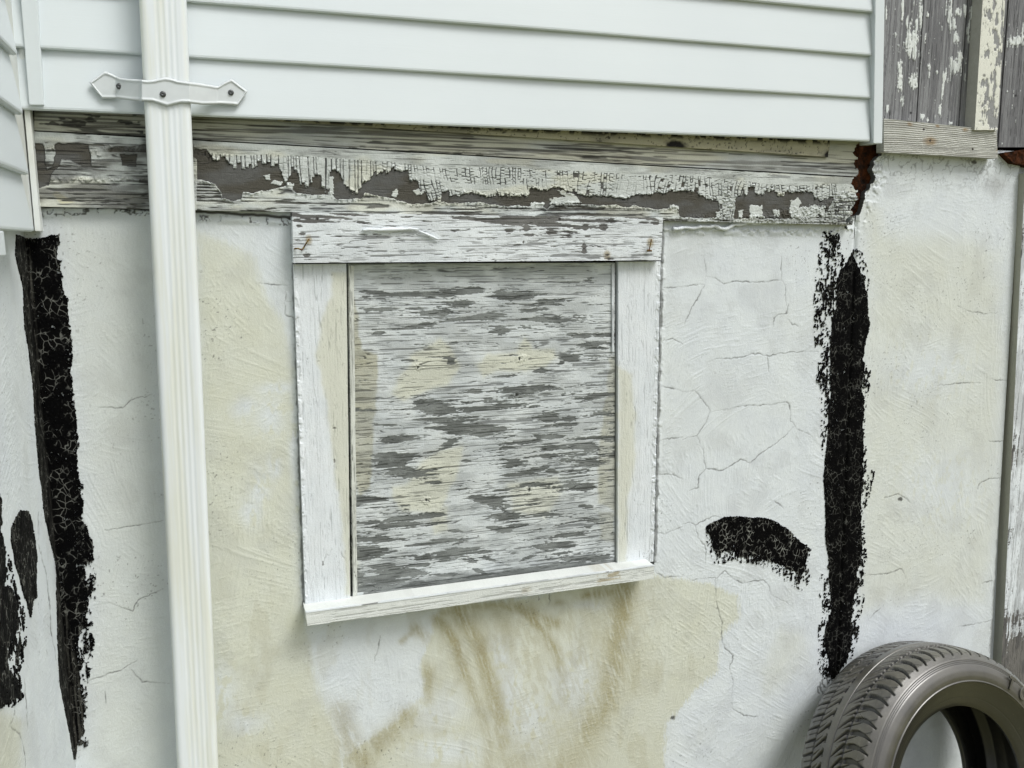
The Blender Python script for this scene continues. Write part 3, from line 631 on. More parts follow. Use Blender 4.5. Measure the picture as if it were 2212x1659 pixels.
def beam_fn(u, v, s, t, P):
    x = P[..., 0].astype(F32) + 5; z = P[..., 2].astype(F32) + 5
    st = streaks(x, z, 101); fi = fbm(x * 170, z * 170, 102, 3)
    ju = u + 5 * (fbm(x * 120, z * 120, 103, 3) - .5); jv = v + 5 * (fbm(x * 120, z * 120, 104, 3) - .5)
    up = yline(ju, BR_UP); lo = yline(ju, BR_LO); ct = yline(u, CRKTOP)
    c0 = x / .0068 + 2.6 * fbm(x * 26, z * 6, 137, 2); k0 = np.floor(c0).astype(np.int64); r0 = _hash(k0, k0 * 0 + 1, 13); lz = sst(860, 800, u)
    up = up + (r0 - .5) * (5 + 13 * lz)
    g0 = np.minimum(c0 - k0, 1 - (c0 - k0)) * .0068; slit = sst(.0011, .0005, g0) * (_hash(np.floor(c0 + .5).astype(np.int64), k0 * 0 + 2, 15) > .42)
    bare = ((jv > up) & (jv < lo) & (u > 425) & (u < 1802)).astype(F32)
    lf = np.full(u.shape, -99., F32)
    for p in LEFTBARE: lf = np.maximum(lf, inpoly(ju, jv, p))
    bare = np.maximum(bare, (lf > 0).astype(F32))
    isl = np.full(u.shape, -99., F32)
    for p in ISLES: isl = np.maximum(isl, inpoly(ju, jv, p))
    isl = isl + 6 * (fbm(x * 220, z * 220, 105, 2) - .5)
    bare = np.where(isl > 0, 0, bare)
    # cracked blocks of thick paint between the smooth strip and the bare wood
    fanw = .010 * (fbm(x * 7, z * 2, 106, 2) - .5)
    cx_ = (x + fanw * ((v - ct) / 30)) / .0074 + 3.5 * fbm(x * 22, z * 14 + 1, 107, 3)
    ci = np.floor(cx_); cf = cx_ - ci; wj = _hash(ci.astype(np.int64), ci.astype(np.int64) * 0 + 3, 7)
    rz = (z + .007 * (fbm(x * 60, z * 40, 108, 3) - .5)) / (.0060 + .016 * wj ** 2) + wj * 17
    rf = rz - np.floor(rz); pick = _hash(ci.astype(np.int64), np.floor(rz).astype(np.int64), 9)
    dx = np.minimum(cf, 1 - cf) * .0074; dz = np.minimum(rf, 1 - rf) * (.0060 + .016 * wj ** 2)
    skipv = _hash(np.floor(cx_ + .5).astype(np.int64), np.floor(z / .03).astype(np.int64), 11) > .55
    dx = np.where(skipv, .01, dx); dz = np.where(pick > .60, .01, dz)
    dd = np.minimum(dx, dz)
    zone = sst(-1, 3, v - ct - 3) * (v < up + 3) * (u > 425) * sst(1815, 1795, u)
    zone = zone * (.35 + .65 * sst(.36, .5, fbm(x * 11, z * 30, 109, 2) + .12 * (v < ct + 14)))
    # around 950..1120 the paint is nearly whole in its lower half
    whole = inpolym(u, v, Z(1500, 460, 2.212, [(540, 560), (1010, 580), (1280, 570), (1280, 680), (540, 650)]), 6)
    zone = zone * (1 - .7 * whole)
    crack = sst(.0010, .00045, dd + .0008 * (fbm(x * 90, z * 90, 136, 2) - .5)) * sst(.25, .5, zone)
    crack = np.maximum(crack * (1 - .6 * lz), slit * lz * (v > ct + 6) * (v < up + 2) * (u > 425))
    holes = (pick < .05) & (zone > .5) & (u > 1200) & (v > ct + 8); bare = np.where(holes & (crack < .5), 1, bare)
    paint = 1 - bare
    # lower band: thin paint with grain lines
    dsh = sst(.70, .80, vnoise(x * 9 + 3 * fbm(x * 8, z * 50, 138, 2), z * 420, 139)) * sst(.3, .45, fbm(x * 30, z * 80, 140, 2))
    low = sst(-4, 8, v - lo) * (u > 425); leftz = sst(440, 400, u)
    gl = sst(.030, .008, abs(streaks(x, z, 110, 7, 260) - .5)) * sst(.42, .62, fbm(x * 12, z * 40, 111, 3) + .05)
    thin = np.clip(low + leftz + .6 * sst(3, -3, v - ct), 0, 1)
    b2 = sst(.60, .66, st * .6 + .4 * fbm(x * 18, z * 90, 112, 3) + .05 * low) * thin * (v > ct + 14 - 30 * leftz)
    bare = np.clip(bare + .85 * b2 * (1 - (v < 440) * (u < 300) * .3) + .75 * leftz * sst(.34, .62, fbm(x * 16, z * 60, 113, 4)) + .35 * low * sst(.42, .62, fbm(x * 12, z * 70, 134, 4)) + .38 * sst(.4, .6, fbm(x * 12, z * 70, 135, 4)) * (v < ct + 4), 0, 1)
    dark = np.maximum(crack * .95, np.maximum(gl, dsh) * thin * .8)
    # lumps along the torn edges
    el = sst(9, 1, np.minimum(abs(v - up), abs(v - lo))) * paint
    blob = fbm(x * 260, z * 260, 115, 2)
    rightz = inpolym(u, v, Z(2500, 500, 2.212, [(730, 400), (860, 640), (870, 800), (1740, 640), (1900, 420), (2000, 300), (1990, 900), (250, 900), (300, 800), (760, 760)]), 10)
    lump = sst(.5, .66, blob) * np.clip(el + .8 * rightz * (v > ct + 20), 0, 1)
    gap = sst(.05, .015, abs(fbm(x * 75, z * 75, 116, 3) - .5)) * rightz * (v > ct + 10) * (u > 1780)
    dark = np.maximum(dark, gap * .9)
    edge = np.maximum(sst(3.2, .2, np.minimum(abs(jv - up), abs(jv - lo))) * (u > 425) * (u < 1800), sst(2.5, .2, abs(lf)))
    dark = np.maximum(dark, .55 * edge * bare)
    h = .0016 * (1 - (bare > .8)) - .0016 * crack + .0030 * lump + .0005 * (fi - .5) - .0008 * gl + .0006 * zone * (fbm(ci, np.floor(rz), 117, 1) - .3)
    cream = .35 * sst(.5, .7, fbm(x * 9, z * 30, 118, 3)) + .9 * inpolym(u, v, T(0, 0, [(370, 1240), (480, 1310), (400, 1320), (340, 1260)]), 4)
    keep = rustd(u, v, x - 5 + 7, z - 5 + 9) < 0
    return h, dict(cream=cream, bare=bare, grain=sst(.35, .65, fbm(x * 14, z * 40, 119, 3)), dark=dark, stain=np.zeros(u.shape, F32)), keep
CL = [(75, 278.5), (310, 292), (420, 298), (602, 309), (721, 317), (823, 324), (1096, 340), (1371, 356), (1607, 367), (1768, 376), (1860, 380)]   # seam between the two boards
beam = thing('sill_beam', 'long weathered timber beam of peeling, alligatored white paint right below the vinyl siding', 'beam')
top_q = [(74, 284), (1862, 384.5), (1840, 486), (84, 446)]
slab('face_board', quad(top_q, -.016), NY, .014, .00105, beam_fn, M_BEAM, beam)
def upper_fn(u, v, s, t, P):
    x = P[..., 0].astype(F32) + 5; z = P[..., 2].astype(F32) + 5
    st = streaks(x, z, 121, 6, 300); gl = sst(.026, .006, abs(streaks(x, z, 122, 5, 200) - .5)) * sst(.45, .65, fbm(x * 9, z * 50, 123, 3))
    seam = np.interp(u, *np.array(CL).T); m = sst(12, 0, seam - v) * sst(.4, .6, fbm(x * 9, z * 60, 124, 3)) * ((u > 730) & (u < 1120) | (u < 300))
    dk = np.maximum(.8 * sst(.68, .80, vnoise(x * 7 + 3 * fbm(x * 8, z * 50, 138, 2), z * 420, 141)), m * sst(.5, .58, fbm(x * 60, z * 240, 125, 3)))
    dk = np.maximum(dk, .8 * sst(.64, .70, fbm(x * 40, z * 120, 126, 3)) * (u < 310))
    bare = sst(.46, .66, st) * (.8 - .35 * sst(1200, 1700, u)) + .25
    keep = rustd(u, v, x + 2, z + 4) < 0
    return .0008 * (st - .5) - .0012 * dk, dict(cream=.55 * sst(.4, .6, fbm(x * 4, z * 20, 127, 3)), bare=np.clip(bare, 0, .85), grain=sst(.4, .6, fbm(x * 12, z * 60, 128, 3)), dark=dk, stain=0 * u), keep
slab('upper_board', quad([(74, 215), (1862, 285), (1862, 381.5), (74, 281)], -.013), NY, .012, .0012, upper_fn, M_BEAM, beam)
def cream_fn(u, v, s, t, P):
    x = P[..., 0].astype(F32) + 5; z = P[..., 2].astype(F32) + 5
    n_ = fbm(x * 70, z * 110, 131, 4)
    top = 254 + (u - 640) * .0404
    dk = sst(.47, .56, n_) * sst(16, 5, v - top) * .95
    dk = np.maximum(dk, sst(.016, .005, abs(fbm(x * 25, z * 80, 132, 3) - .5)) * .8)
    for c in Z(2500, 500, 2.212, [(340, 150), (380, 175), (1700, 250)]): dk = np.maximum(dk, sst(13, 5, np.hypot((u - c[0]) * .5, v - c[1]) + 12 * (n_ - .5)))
    return .002 * (n_ - .5) - .002 * dk, dict(cream=1 + 0 * u, bare=.25 + .3 * sst(.5, .7, fbm(x * 12, z * 12, 133, 3)), grain=0 * u, dark=dk, stain=.55 + 0 * u), rustd(u, v, x + 2, z + 4) < -1  # constant stain and raised bare mask paint in the shade below the siding
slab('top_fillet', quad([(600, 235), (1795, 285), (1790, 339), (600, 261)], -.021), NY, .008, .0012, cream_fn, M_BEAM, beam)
# rusty steel behind the open joint
rust = thing('rusted_flashing', 'dark rust-brown steel showing in the open joint under the corner of the siding', 'flashing')
def rfn(u, v, s, t, P):
    n_ = fbm(P[..., 0] * 60 + 5, P[..., 2] * 60 + 5, 140, 4); return .01 * (n_ - .5), {}, None
slab('plate', quad([(1770, 296), (1960, 296), (1930, 500), (1770, 500)], .014), NY, .012, .002, rfn, M_RUST, rust)
base_at(rust, unproj(1850, 500, .022))
rust2 = thing('rusted_flashing', 'orange rusted steel end sticking out at the right edge below the dark planks', 'flashing')
slab('plate', quad([(2168, 330), (2290, 312), (2290, 372), (2190, 352)], -.02), NY, .05, .002, rfn, M_RUST, rust2)
base_at(rust2, unproj(2200, 362, -.02))
base_at(beam, unproj(900, 470, -.01))

# ------------------------------------------------------------------ boarded window
win = thing('boarded_window', 'basement window closed with peeling plywood in a white painted wooden frame', 'window')
HP = [(150, 100, 500, 14, 3), (700, 130, 300, 16, 4), (1700, 60, 900, 18, 2), (2000, 190, 200, 26, 6), (1400, 240, 160, 16, 5), (1100, 200, 120, 22, 6), (200, 250, 60, 20), (240, 350, 50, 26), (300, 640, 50, 40), (1650, 120, 120, 10), (1480, 180, 90, 12), (600, 360, 50, 8), (180, 430, 60, 14), (250, 180, 140, 14, 5), (900, 90, 200, 12, 3)]
HP2 = [(700, 110, 260, 34), (300, 110, 320, 22, 6), (80, 220, 130, 24, 4), (600, 225, 40, 24), (770, 200, 30, 40), (1020, 225, 50, 18), (900, 150, 300, 14, 3), (1100, 170, 260, 12, 3), (1340, 190, 24, 30), (1515, 190, 34, 30), (1330, 390, 16, 50), (1900, 140, 50, 8), (2020, 150, 60, 16), (680, 360, 60, 8), (740, 330, 12, 16), (1365, 275, 26, 8), (1150, 225, 60, 10), (1550, 450, 14, 8), (1200, 120, 400, 12, 2), (1950, 100, 100, 10, 10)]
def peel_fn(grain_h, peels, seed, tone=.12, sc=1.0, creams=(), stains=(), extra=None, amp=.0009, wr=.30, lines=1.0):
    def fn(u, v, s, t, P):
        x = P[..., 0].astype(F32) + 5; z = (P[..., 2] + .8 * P[..., 1]).astype(F32) + 5
        if not grain_h: gx, gz = z, x
        else:
            tilt = grain_h if isinstance(grain_h, float) else 0.0
            gx, gz = x, z - tilt * x
        st = fbm(gx * 9 * sc + 3 * fbm(gx * 3, gz * 8, seed + 5, 2), gz * 300 * sc, seed, 3)
        md = fbm(gx * 36, gz * 240, seed + 1, 3); big = fbm(gx * 10, gz * 40, seed + 2, 3)
        f = .34 * st + .28 * md + .16 * big + .15 * fbm(x * 150, z * 420, seed + 19, 2) + .07 + .40 * (fbm(x * 8, z * 20, seed + 20, 3) - .5)
        b = peels(u, v)
        bare = sst(.5, .545, f + .30 * b - .165 + tone * .5)
        wob = .5 * fbm(gx * 10, gz * 60, seed + 6, 3)
        gl = sst(.024, .006, abs(fbm(gx * 7 + wob * 2, gz * 170 * sc, seed + 3, 2) - .5)) * sst(.36, .5, fbm(gx * 16, gz * 60, seed + 4, 2))
        gl = np.maximum(gl, .6 * sst(.022, .006, abs(fbm(gx * 12 + wob, gz * 330 * sc, seed + 13, 2) - .5)) * sst(.46, .6, fbm(gx * 16, gz * 60, seed + 14, 2)))
        d1 = sst(.72, .82, vnoise(gx * 8 + 4 * wob, gz * 400, seed + 15)) * sst(.34, .46, fbm(gx * 30, gz * 90, seed + 16, 2))
        d2 = sst(.66, .80, vnoise(gx * 14 + 4 * wob, gz * 640, seed + 17)) * sst(.40, .52, fbm(gx * 40, gz * 120, seed + 18, 2))
        gl = np.maximum(gl, np.maximum(.85 * d1, .6 * d2) * lines)
        dark = gl * .75
        wu = u + 10 * (fbm(x * 50, z * 50, seed + 7, 3) - .5); wv = v + 8 * (fbm(x * 50, z * 50, seed + 8, 3) - .5)
        cream = np.zeros(u.shape, F32)
        for p, q in creams: cream = np.maximum(cream, q * (.6 * sst(-4, 6, inpoly(wu, wv, p)) + .4 * sst(-16, 16, inpoly(wu, wv, p))))
        stain = np.zeros(u.shape, F32)
        for p, q in stains: stain = np.maximum(stain, q * sst(-3, 5, inpoly(wu, wv, p)) * (.5 + .7 * fbm(x * 20, z * 12, seed + 9, 3)))
        wear = wr * sst(.42, .62, fbm(gx * 14, gz * 45, seed + 10, 4))
        bare2 = np.clip(np.maximum(bare * .95, wear * (1 - .6 * cream)), 0, 1)
        h = -amp * bare - .0008 * gl + .0004 * (md - .5)
        at = dict(cream=cream, stain=stain, bare=bare2, grain=sst(.35, .65, fbm(gx * 22, gz * 60, seed + 11, 3)), dark=dark)
        if extra: h = extra(u, v, x, z, h, at)
        return h, at, None
    return fn
def hdr_peel(u, v):
    a = blobs(u * 1.8228, v * 1.8228, HP, 1120, 820, 3.456); b = blobs(u * 1.8228, v * 1.8228, HP2, 1760, 820, 2.458)
    return np.clip(np.maximum(a, b) * 1.05 + .20 * sst(500, 470, v), 0, 1)
def hdr_extra(u, v, x, z, h, at):
    for q in Z(1120, 820, 3.456, [(450, 140)]) + Z(1760, 820, 2.458, [(980, 55), (1092, 105)]): at['dark'] = np.maximum(at['dark'], sst(4, 2, np.hypot(u - q[0], v - q[1])))
    for q in Z(1760, 820, 2.458, [(1550, 455), (1970, 330)]) + Z(1120, 820, 3.456, [(330, 430)]): at['stain'] = np.maximum(at['stain'], .8 * sst(11, 3, np.hypot(u - q[0], (v - q[1]) * .7)))
    return h
slab('header_board', quad([(631, 459), (1432, 470), (1428, 562), (634, 568)], -.034), NY, .032, .0010, peel_fn(.012, hdr_peel, 201, .02, 1.0, extra=hdr_extra, wr=.14), M_HEAD, win)
JC = [([(715, 588), (757, 588), (762, 1290), (748, 1285), (740, 1150), (722, 1020), (702, 860), (682, 770), (692, 700), (712, 640)], .85), ([(1335, 790), (1365, 810), (1374, 900), (1372, 1000), (1356, 1080), (1352, 1215), (1332, 1218)], .8)]
JP = [(720, 593, 9, 6), (700, 1196, 5, 14), (722, 925, 10, 4), (722, 995, 4, 7), (698, 1218, 4, 10)]
def jp(u, v): return blobs(u, v, JP, 0, 0, 1.0) * 1.2
def jextra(u, v, x, z, h, at):
    at['bare'] *= .75; at['dark'] *= .35
    at['dark'] = np.maximum(at['dark'], .8 * sst(.02, .006, abs(fbm(x * 240, z * 20, 231, 2) - .5)) * sst(1165, 1205, v) * (u > 1380) * (u < 1412))
    h = h + .0012 * (fbm(x * 30, z * 16, 232, 3) - .5)
    # paint ridges and lumps along the outer edge
    e = np.where(u < 900, u - np.interp(v, [570, 1340], [634, 659]), np.interp(v, [565, 1215], [1427, 1411]) - u)
    h = h + .0018 * sst(13, 2, e) * sst(.42, .6, fbm(x * 130, z * 100, 233, 3))
    return h
slab('jamb', quad([(633.5, 571), (748, 569.5), (757, 1297), (660, 1312)], -.014), NY, .016, .0011, peel_fn(0, jp, 211, -.42, 1, creams=JC, extra=jextra, wr=.06, lines=.35), M_FRAME, win)
slab('jamb', quad([(1336, 565.5), (1427, 564.5), (1411.5, 1213), (1334, 1222)], -.014), NY, .016, .0011, peel_fn(0, jp, 215, -.42, 1, creams=JC, extra=jextra, wr=.06, lines=.35), M_FRAME, win)
PLYC = [(T(1, 1, p), q) for p, q in [
    ([(560, 590), (640, 530), (700, 580), (740, 640), (775, 720), (700, 830), (560, 880), (400, 940), (330, 900), (370, 790), (455, 700), (440, 640)], .85),
    ([(870, 700), (950, 640), (1130, 620), (1180, 530), (1210, 545), (1240, 600), (1380, 600), (1400, 650), (1330, 720), (1200, 755), (1000, 745), (920, 790)], .85),
    ([(540, 1310), (650, 1250), (780, 1230), (790, 1300), (740, 1450), (700, 1500), (660, 1659), (400, 1659), (330, 1560), (330, 1500), (420, 1480)], .8), ([(1080, 1470), (1400, 1430), (1450, 1500), (1320, 1700), (1120, 1659)], .65)]]
PLYC += [(T(1, 2, [(550, -40), (690, -40), (700, 120), (600, 150)]), .7), (T(1, 2, [(80, 150), (110, 300), (140, 480), (60, 520), (60, 150)]), .7), (T(1, 1, [(0, 150), (70, 170), (60, 420), (40, 560), (0, 560)]), .6)]
PLYS = [(T(1, 1, [(66, 220), (100, 330), (120, 480), (130, 600), (240, 640), (248, 760), (225, 950), (205, 1250), (190, 1500), (115, 1560), (70, 1300), (60, 900)]), .75), (T(1, 1, [(1740, 650), (1785, 650), (1780, 1659), (1660, 1600), (1665, 1250), (1705, 950)]), .6),
        (T(1, 2, [(1670, 0), (1775, 0), (1770, 200), (1680, 180)]), .5)]
PP1 = [(1150, 260, 170, 26), (1330, 300, 120, 22), (790, 310, 75, 20), (500, 250, 250, 26), (230, 270, 150, 30), (780, 230, 180, 20), (1500, 175, 100, 22), (1600, 160, 55, 22), (230, 350, 140, 20), (620, 375, 120, 20), (500, 460, 170, 20, -8), (240, 500, 60, 15),
    (780, 410, 150, 14, -8), (940, 390, 95, 20, -8), (1250, 350, 90, 14, -5), (1300, 410, 90, 12, -5), (1030, 490, 55, 13), (1560, 520, 65, 13), (1720, 515, 85, 14), (1620, 580, 110, 24), (1470, 665, 95, 26), (1650, 660, 95, 22), (430, 680, 70, 13), (710, 680, 30, 16),
    (830, 710, 60, 9), (1290, 740, 45, 17), (1080, 780, 100, 10, -5), (1160, 870, 105, 22), (1280, 850, 60, 15), (870, 880, 32, 12), (560, 970, 105, 30), (640, 1000, 95, 18), (900, 990, 110, 14, -3), (1100, 970, 130, 14, -3), (1600, 930, 100, 18, -5), (1340, 1050, 52, 34),
    (1450, 1090, 65, 14), (850, 1110, 170, 24), (760, 1150, 105, 50, -20), (900, 1150, 110, 24), (700, 1215, 60, 14, -20), (400, 1180, 140, 20, -5), (640, 1255, 110, 12, -15), (300, 1310, 120, 28), (420, 1290, 80, 16, -5), (1180, 1210, 140, 14, -8), (1350, 1175, 90, 14),
    (1080, 1240, 60, 12), (1600, 1240, 80, 16), (810, 1330, 40, 13), (460, 1410, 155, 34, 8), (300, 1350, 95, 34), (1100, 1340, 95, 22), (1620, 1340, 80, 18), (1250, 1390, 95, 18, -12), (1120, 1420, 95, 12, -5), (1360, 1395, 40, 12), (780, 1500, 90, 34, 5), (600, 1470, 60, 17),
    (1570, 1500, 85, 24), (930, 1580, 115, 26, 12), (1250, 1480, 80, 11), (1590, 1620, 60, 17), (200, 1580, 145, 14), (1480, 1060, 40, 14), (1700, 900, 60, 14), (1700, 1020, 80, 14), (300, 1100, 120, 12), (560, 1060, 120, 12), (1690, 1180, 70, 12), (220, 240, 120, 20)]
PP2 = [(400, 50, 130, 16, -4), (300, 80, 200, 22), (1080, 20, 75, 24), (980, 100, 42, 16), (1070, 120, 42, 15), (740, 125, 55, 12), (680, 185, 75, 11), (500, 215, 130, 15, -4), (1300, 110, 130, 9, -12), (250, 250, 130, 20), (1400, 220, 125, 17, -6), (740, 260, 55, 28),
    (900, 260, 60, 14), (1110, 265, 55, 15), (440, 300, 190, 20), (660, 290, 42, 22), (1000, 320, 85, 14, 15), (1200, 300, 65, 12, -20), (520, 345, 65, 14), (900, 390, 65, 14, 20), (680, 410, 85, 12), (400, 400, 130, 18), (300, 450, 160, 22), (250, 500, 160, 22),
    (200, 180, 120, 14), (1600, 300, 120, 16), (1500, 350, 160, 18), (1250, 380, 200, 20, -6), (900, 440, 220, 18, -6), (600, 480, 200, 18, -6), (300, 350, 100, 20), (850, 320, 60, 12), (600, 20, 60, 14), (1350, 20, 120, 14), (1650, 60, 80, 16), (1500, 150, 80, 10)]
def pp(u, v): return np.clip(np.maximum(blobs(u, v, PP1, 737.33, 553), blobs(u, v, PP2, 737.33, 1106)) + .16 * sst(1100, 1240, v) - .12 * sst(640, 590, v), -.2, 1)
def pextra(u, v, x, z, h, at):
    bot = np.interp(u, [784, 1329], [1279, 1223]) - v
    at['bare'] = np.maximum(at['bare'], .85 * sst(30, 8, bot + 22 * (fbm(x * 40, z * 90, 241, 3) - .5)) * (u > 785))
    for a, b in T(1, 1, [(500, 720), (1160, 665), (555, 1585), (1215, 1515)]) + T(1, 1, [(1140, 900)]):
        r_ = np.hypot((u - a) * .8, v - b) + 9 * (fbm(x * 300, z * 300, 242, 2) - .5)
        at['dark'] = np.maximum(at['dark'], sst(4, 1.5, r_)); h = h + .0014 * sst(11, 5, r_) * sst(2, 6, r_)
    h = h + .0015 * (fbm(x * 6, z * 30, 243, 3) - .5)
    return h
slab('plywood_panel', quad([(751.5, 569.5), (1329.0, 567.5), (1327.5, 1232), (761.5, 1292)], -.005), NY, .012, .00098, peel_fn(-.012, pp, 221, 0.035, .85, creams=PLYC, stains=PLYS, extra=pextra), M_PLY, win)
# dark board edge gaps are real gaps; thin stops lie on the panel
slab('stop_bead', quad([(753.5, 574), (764, 574), (772, 1286), (763, 1290)], -.0095), NY, .006, .0011, peel_fn(0, jp, 251, -.38, 1, creams=[([(740, 560), (790, 560), (790, 1300), (740, 1300)], .6)]), M_FRAME, win)
slab('stop_bead', quad([(1322.0, 571), (1328, 571), (1326, 760), (1323, 760)], -.0095), NY, .006, .0011, peel_fn(0, jp, 252, -.38, 1), M_FRAME, win)
bk = MB(); bk.hull8(quad([(700, 540), (1370, 540), (1370, 1260), (700, 1330)], .028), .004); bk.build('backing', M_VOID, win)
# sill: sloping top and nosing face
fl_, fr_ = (660, 1322), (1413, 1221)
A = unproj(*fl_, -.056); B = unproj(*fr_, -.056)
Ab = unproj(664, 1352, -.056); Bb = unproj(1413, 1250, -.056)
bl = unproj(664, 1309, -.010); br = unproj(1407, 1211, -.010)
bl[0] = A[0]; br[0] = B[0]
def sill_peel(u, v): return blobs(u, v, [(800, 1300, 26, 6, -8), (765, 1312, 20, 5, -8)], 0, 0, 1.0)
def sill_extra(u, v, x, z, h, at):
    at['bare'] *= .7; at['dark'] *= .5
    at['stain'] = np.maximum(at['stain'], .75 * sst(.42, .55, fbm(x * 60, z * 240, 262, 3)) * np.maximum(inpolym(u, v, T(1, 2, [(1650, 400), (1800, 370), (1810, 430), (1660, 470)]), 4), .6 * inpolym(u, v, T(1, 2, [(1170, 500), (1230, 480), (1240, 510), (1170, 530)]), 3)))
    return h
SIL = [([(640, 1290), (1440, 1190), (1440, 1270), (640, 1370)], .4)]
slab('sill', [A, B, Bb, Ab], NY, .05, .0011, peel_fn(.001, lambda u, v: 0 * u, 261, -.5, 1, creams=SIL, extra=sill_extra, wr=.1), M_HEAD, win)
nn = np.cross(B - A, bl - A); nn /= np.linalg.norm(nn)
if nn[2] < 0: nn = -nn
def sill_top_ex(u, v, x, z, h, at):
    at['bare'] *= .8
    return h
slab('sill_top', [bl + nn * .0012, br + nn * .0012, B + nn * .0012 + [0, -.001, 0], A + nn * .0012 + [0, -.001, 0]], nn, .003, .0011, peel_fn(1, sill_peel, 265, -.12, 1, extra=sill_top_ex, wr=.15), M_HEAD, win)
# bent nails on the header
NAIL = NT('nail_rust', .8, .3); NAIL = NAIL.done(NAIL.mix(NAIL.ramp(NAIL.noise(200, 3), .4, .6), S(120, 104, 60), S(70, 36, 22)))
pts = Z(1120, 820, 3.456, [(335, 420), (300, 470), (270, 520), (240, 570), (190, 548), (135, 550)])
tube('bent_nail', [unproj(a, b, -.040 - .004 * math.sin(i)) for i, (a, b) in enumerate(resample(pts, 12))], .0016, NAIL, win)
pts = Z(1760, 820, 2.458, [(1978, 300), (1972, 340), (1962, 380), (1958, 408)])
tube('nail', [unproj(a, b, -.040) for a, b in resample(pts, 8)], .0014, NAIL, win)
pts = Z(1760, 820, 2.458, [(1938, 408), (1980, 412)]); tube('nail', [unproj(a, b, -.041) for a, b in resample(pts, 4)], .0026, NAIL, win)
# curled strips of loose paint
pts = Z(1120, 820, 3.456, [(1060, 300), (1150, 290), (1300, 296), (1450, 290), (1600, 286), (1720, 278), (1830, 290)])
rs = resample(pts, 26); tube('loose_paint', [unproj(a, b, -.0385) for a, b in rs], [.0034 * (.6 + .5 * math.sin(math.pi * i / 25)) for i in range(26)], M_FRAME, win, seed=8, wob=.4)
pts = Z(1120, 820, 3.456, [(1830, 310), (1950, 360), (2060, 410), (2100, 425)]); rs = resample(pts, 12)
tube('loose_paint', [unproj(a, b, -.0385) for a, b in rs], [.0028 * (.5 + .6 * math.sin(math.pi * i / 11)) for i in range(12)], M_FRAME, win, seed=9)
base_at(win, unproj(1036, 1300, 0))
# ------------------------------------------------------------------ vinyl siding, main wall
def sweep(name, profs, mat, parent, smooth=False, cap=True):
    """profs: list of profiles (same length) of 3-D points, joined in sequence"""
    m = len(profs); k_ = len(profs[0]); V = np.concatenate([np.asarray(p, float) for p in profs])
    F = [(i * k_ + j, i * k_ + j + 1, (i + 1) * k_ + j + 1, (i + 1) * k_ + j) for i in range(m - 1) for j in range(k_ - 1)]
    F += [(i * k_ + k_ - 1, i * k_, (i + 1) * k_, (i + 1) * k_ + k_ - 1) for i in range(m - 1)]
    if cap: F += [tuple(range(k_))[::-1], tuple(range((m - 1) * k_, m * k_))]
    b_ = MB(); b_.add(V, F); o = b_.build(name, mat, parent, smooth=smooth)
    return o
PROF = [(.028, .006), (.031, .0), (.0405, -.0015), (.0435, .0012), (.0440, .005), (.0430, .016), (.0402, .045), (.0368, .078), (.0345, .100), (.0335, .112), (.028, .112)]   # (out, up)
siding = thing('siding_wall', 'upper house wall clad in clean white horizontal vinyl siding', 'wall')
ends = [((87, 236.7), (1886, 305)), ((88, 104), (1886, 211.7)), ((88, -23), (1888, 119.5)), ((88, -146), (1888, 25.5))]
zl = [(float(unproj(*a, -.044)[2]), float(unproj(*b, -.044)[2])) for a, b in ends]
st0 = (zl[3][0] - zl[0][0]) / 3; st1 = (zl[3][1] - zl[0][1]) / 3
for i in range(4, 11): zl.append((zl[3][0] + st0 * (i - 3), zl[3][1] + st1 * (i - 3)))
xa = XL + .02; xb = float(unproj(1889, 150, -.044)[0])
rng = np.random.RandomState(4)
for i in range(len(zl) - 1):
    hgt = ((zl[i + 1][0] - zl[i][0]) + .006, (zl[i + 1][1] - zl[i][1]) + .006)
    pr = []
    for j, f_ in enumerate(np.linspace(0, 1, 41)):
        x = xa + (xb - xa) * f_; z0 = zl[i][0] + (zl[i][1] - zl[i][0]) * f_; hh = hgt[0] + (hgt[1] - hgt[0]) * f_
        wv = .0009 * math.sin(f_ * 9 + i * 1.7) + .0006 * math.sin(f_ * 23 + i)
        pr.append([(x, -(o_ + wv), z0 + u_ * hh / .112) for o_, u_ in PROF])
    sweep('siding_course', pr, M_VINYL, siding)
def post(name, q, y, d, mat, parent, bev=.0025):
    b_ = MB(); b_.hull8(quad(q, y), d); return b_.build(name, mat, parent, bevel=bev)
def up(p, q, v): return (p[0] + (q[0] - p[0]) * (v - p[1]) / (q[1] - p[1]), v)
def strip(l0, l1, r0, r1, va, vb): return [up(l0, l1, va), up(r0, r1, va), up(r0, r1, vb), up(l0, l1, vb)]
post('corner_trim', strip((1891, 0), (1887, 308), (1911.5, 0), (1906, 308), -700, 310), -.052, .05, M_VINYL, siding, .0016)
post('inner_trim', strip((45, 0), (63, 227), (80.5, 0), (95, 227), -700, 227), -.050, .022, M_VINYL, siding, .0012)
base_at(siding, unproj(980, 270, -.03))

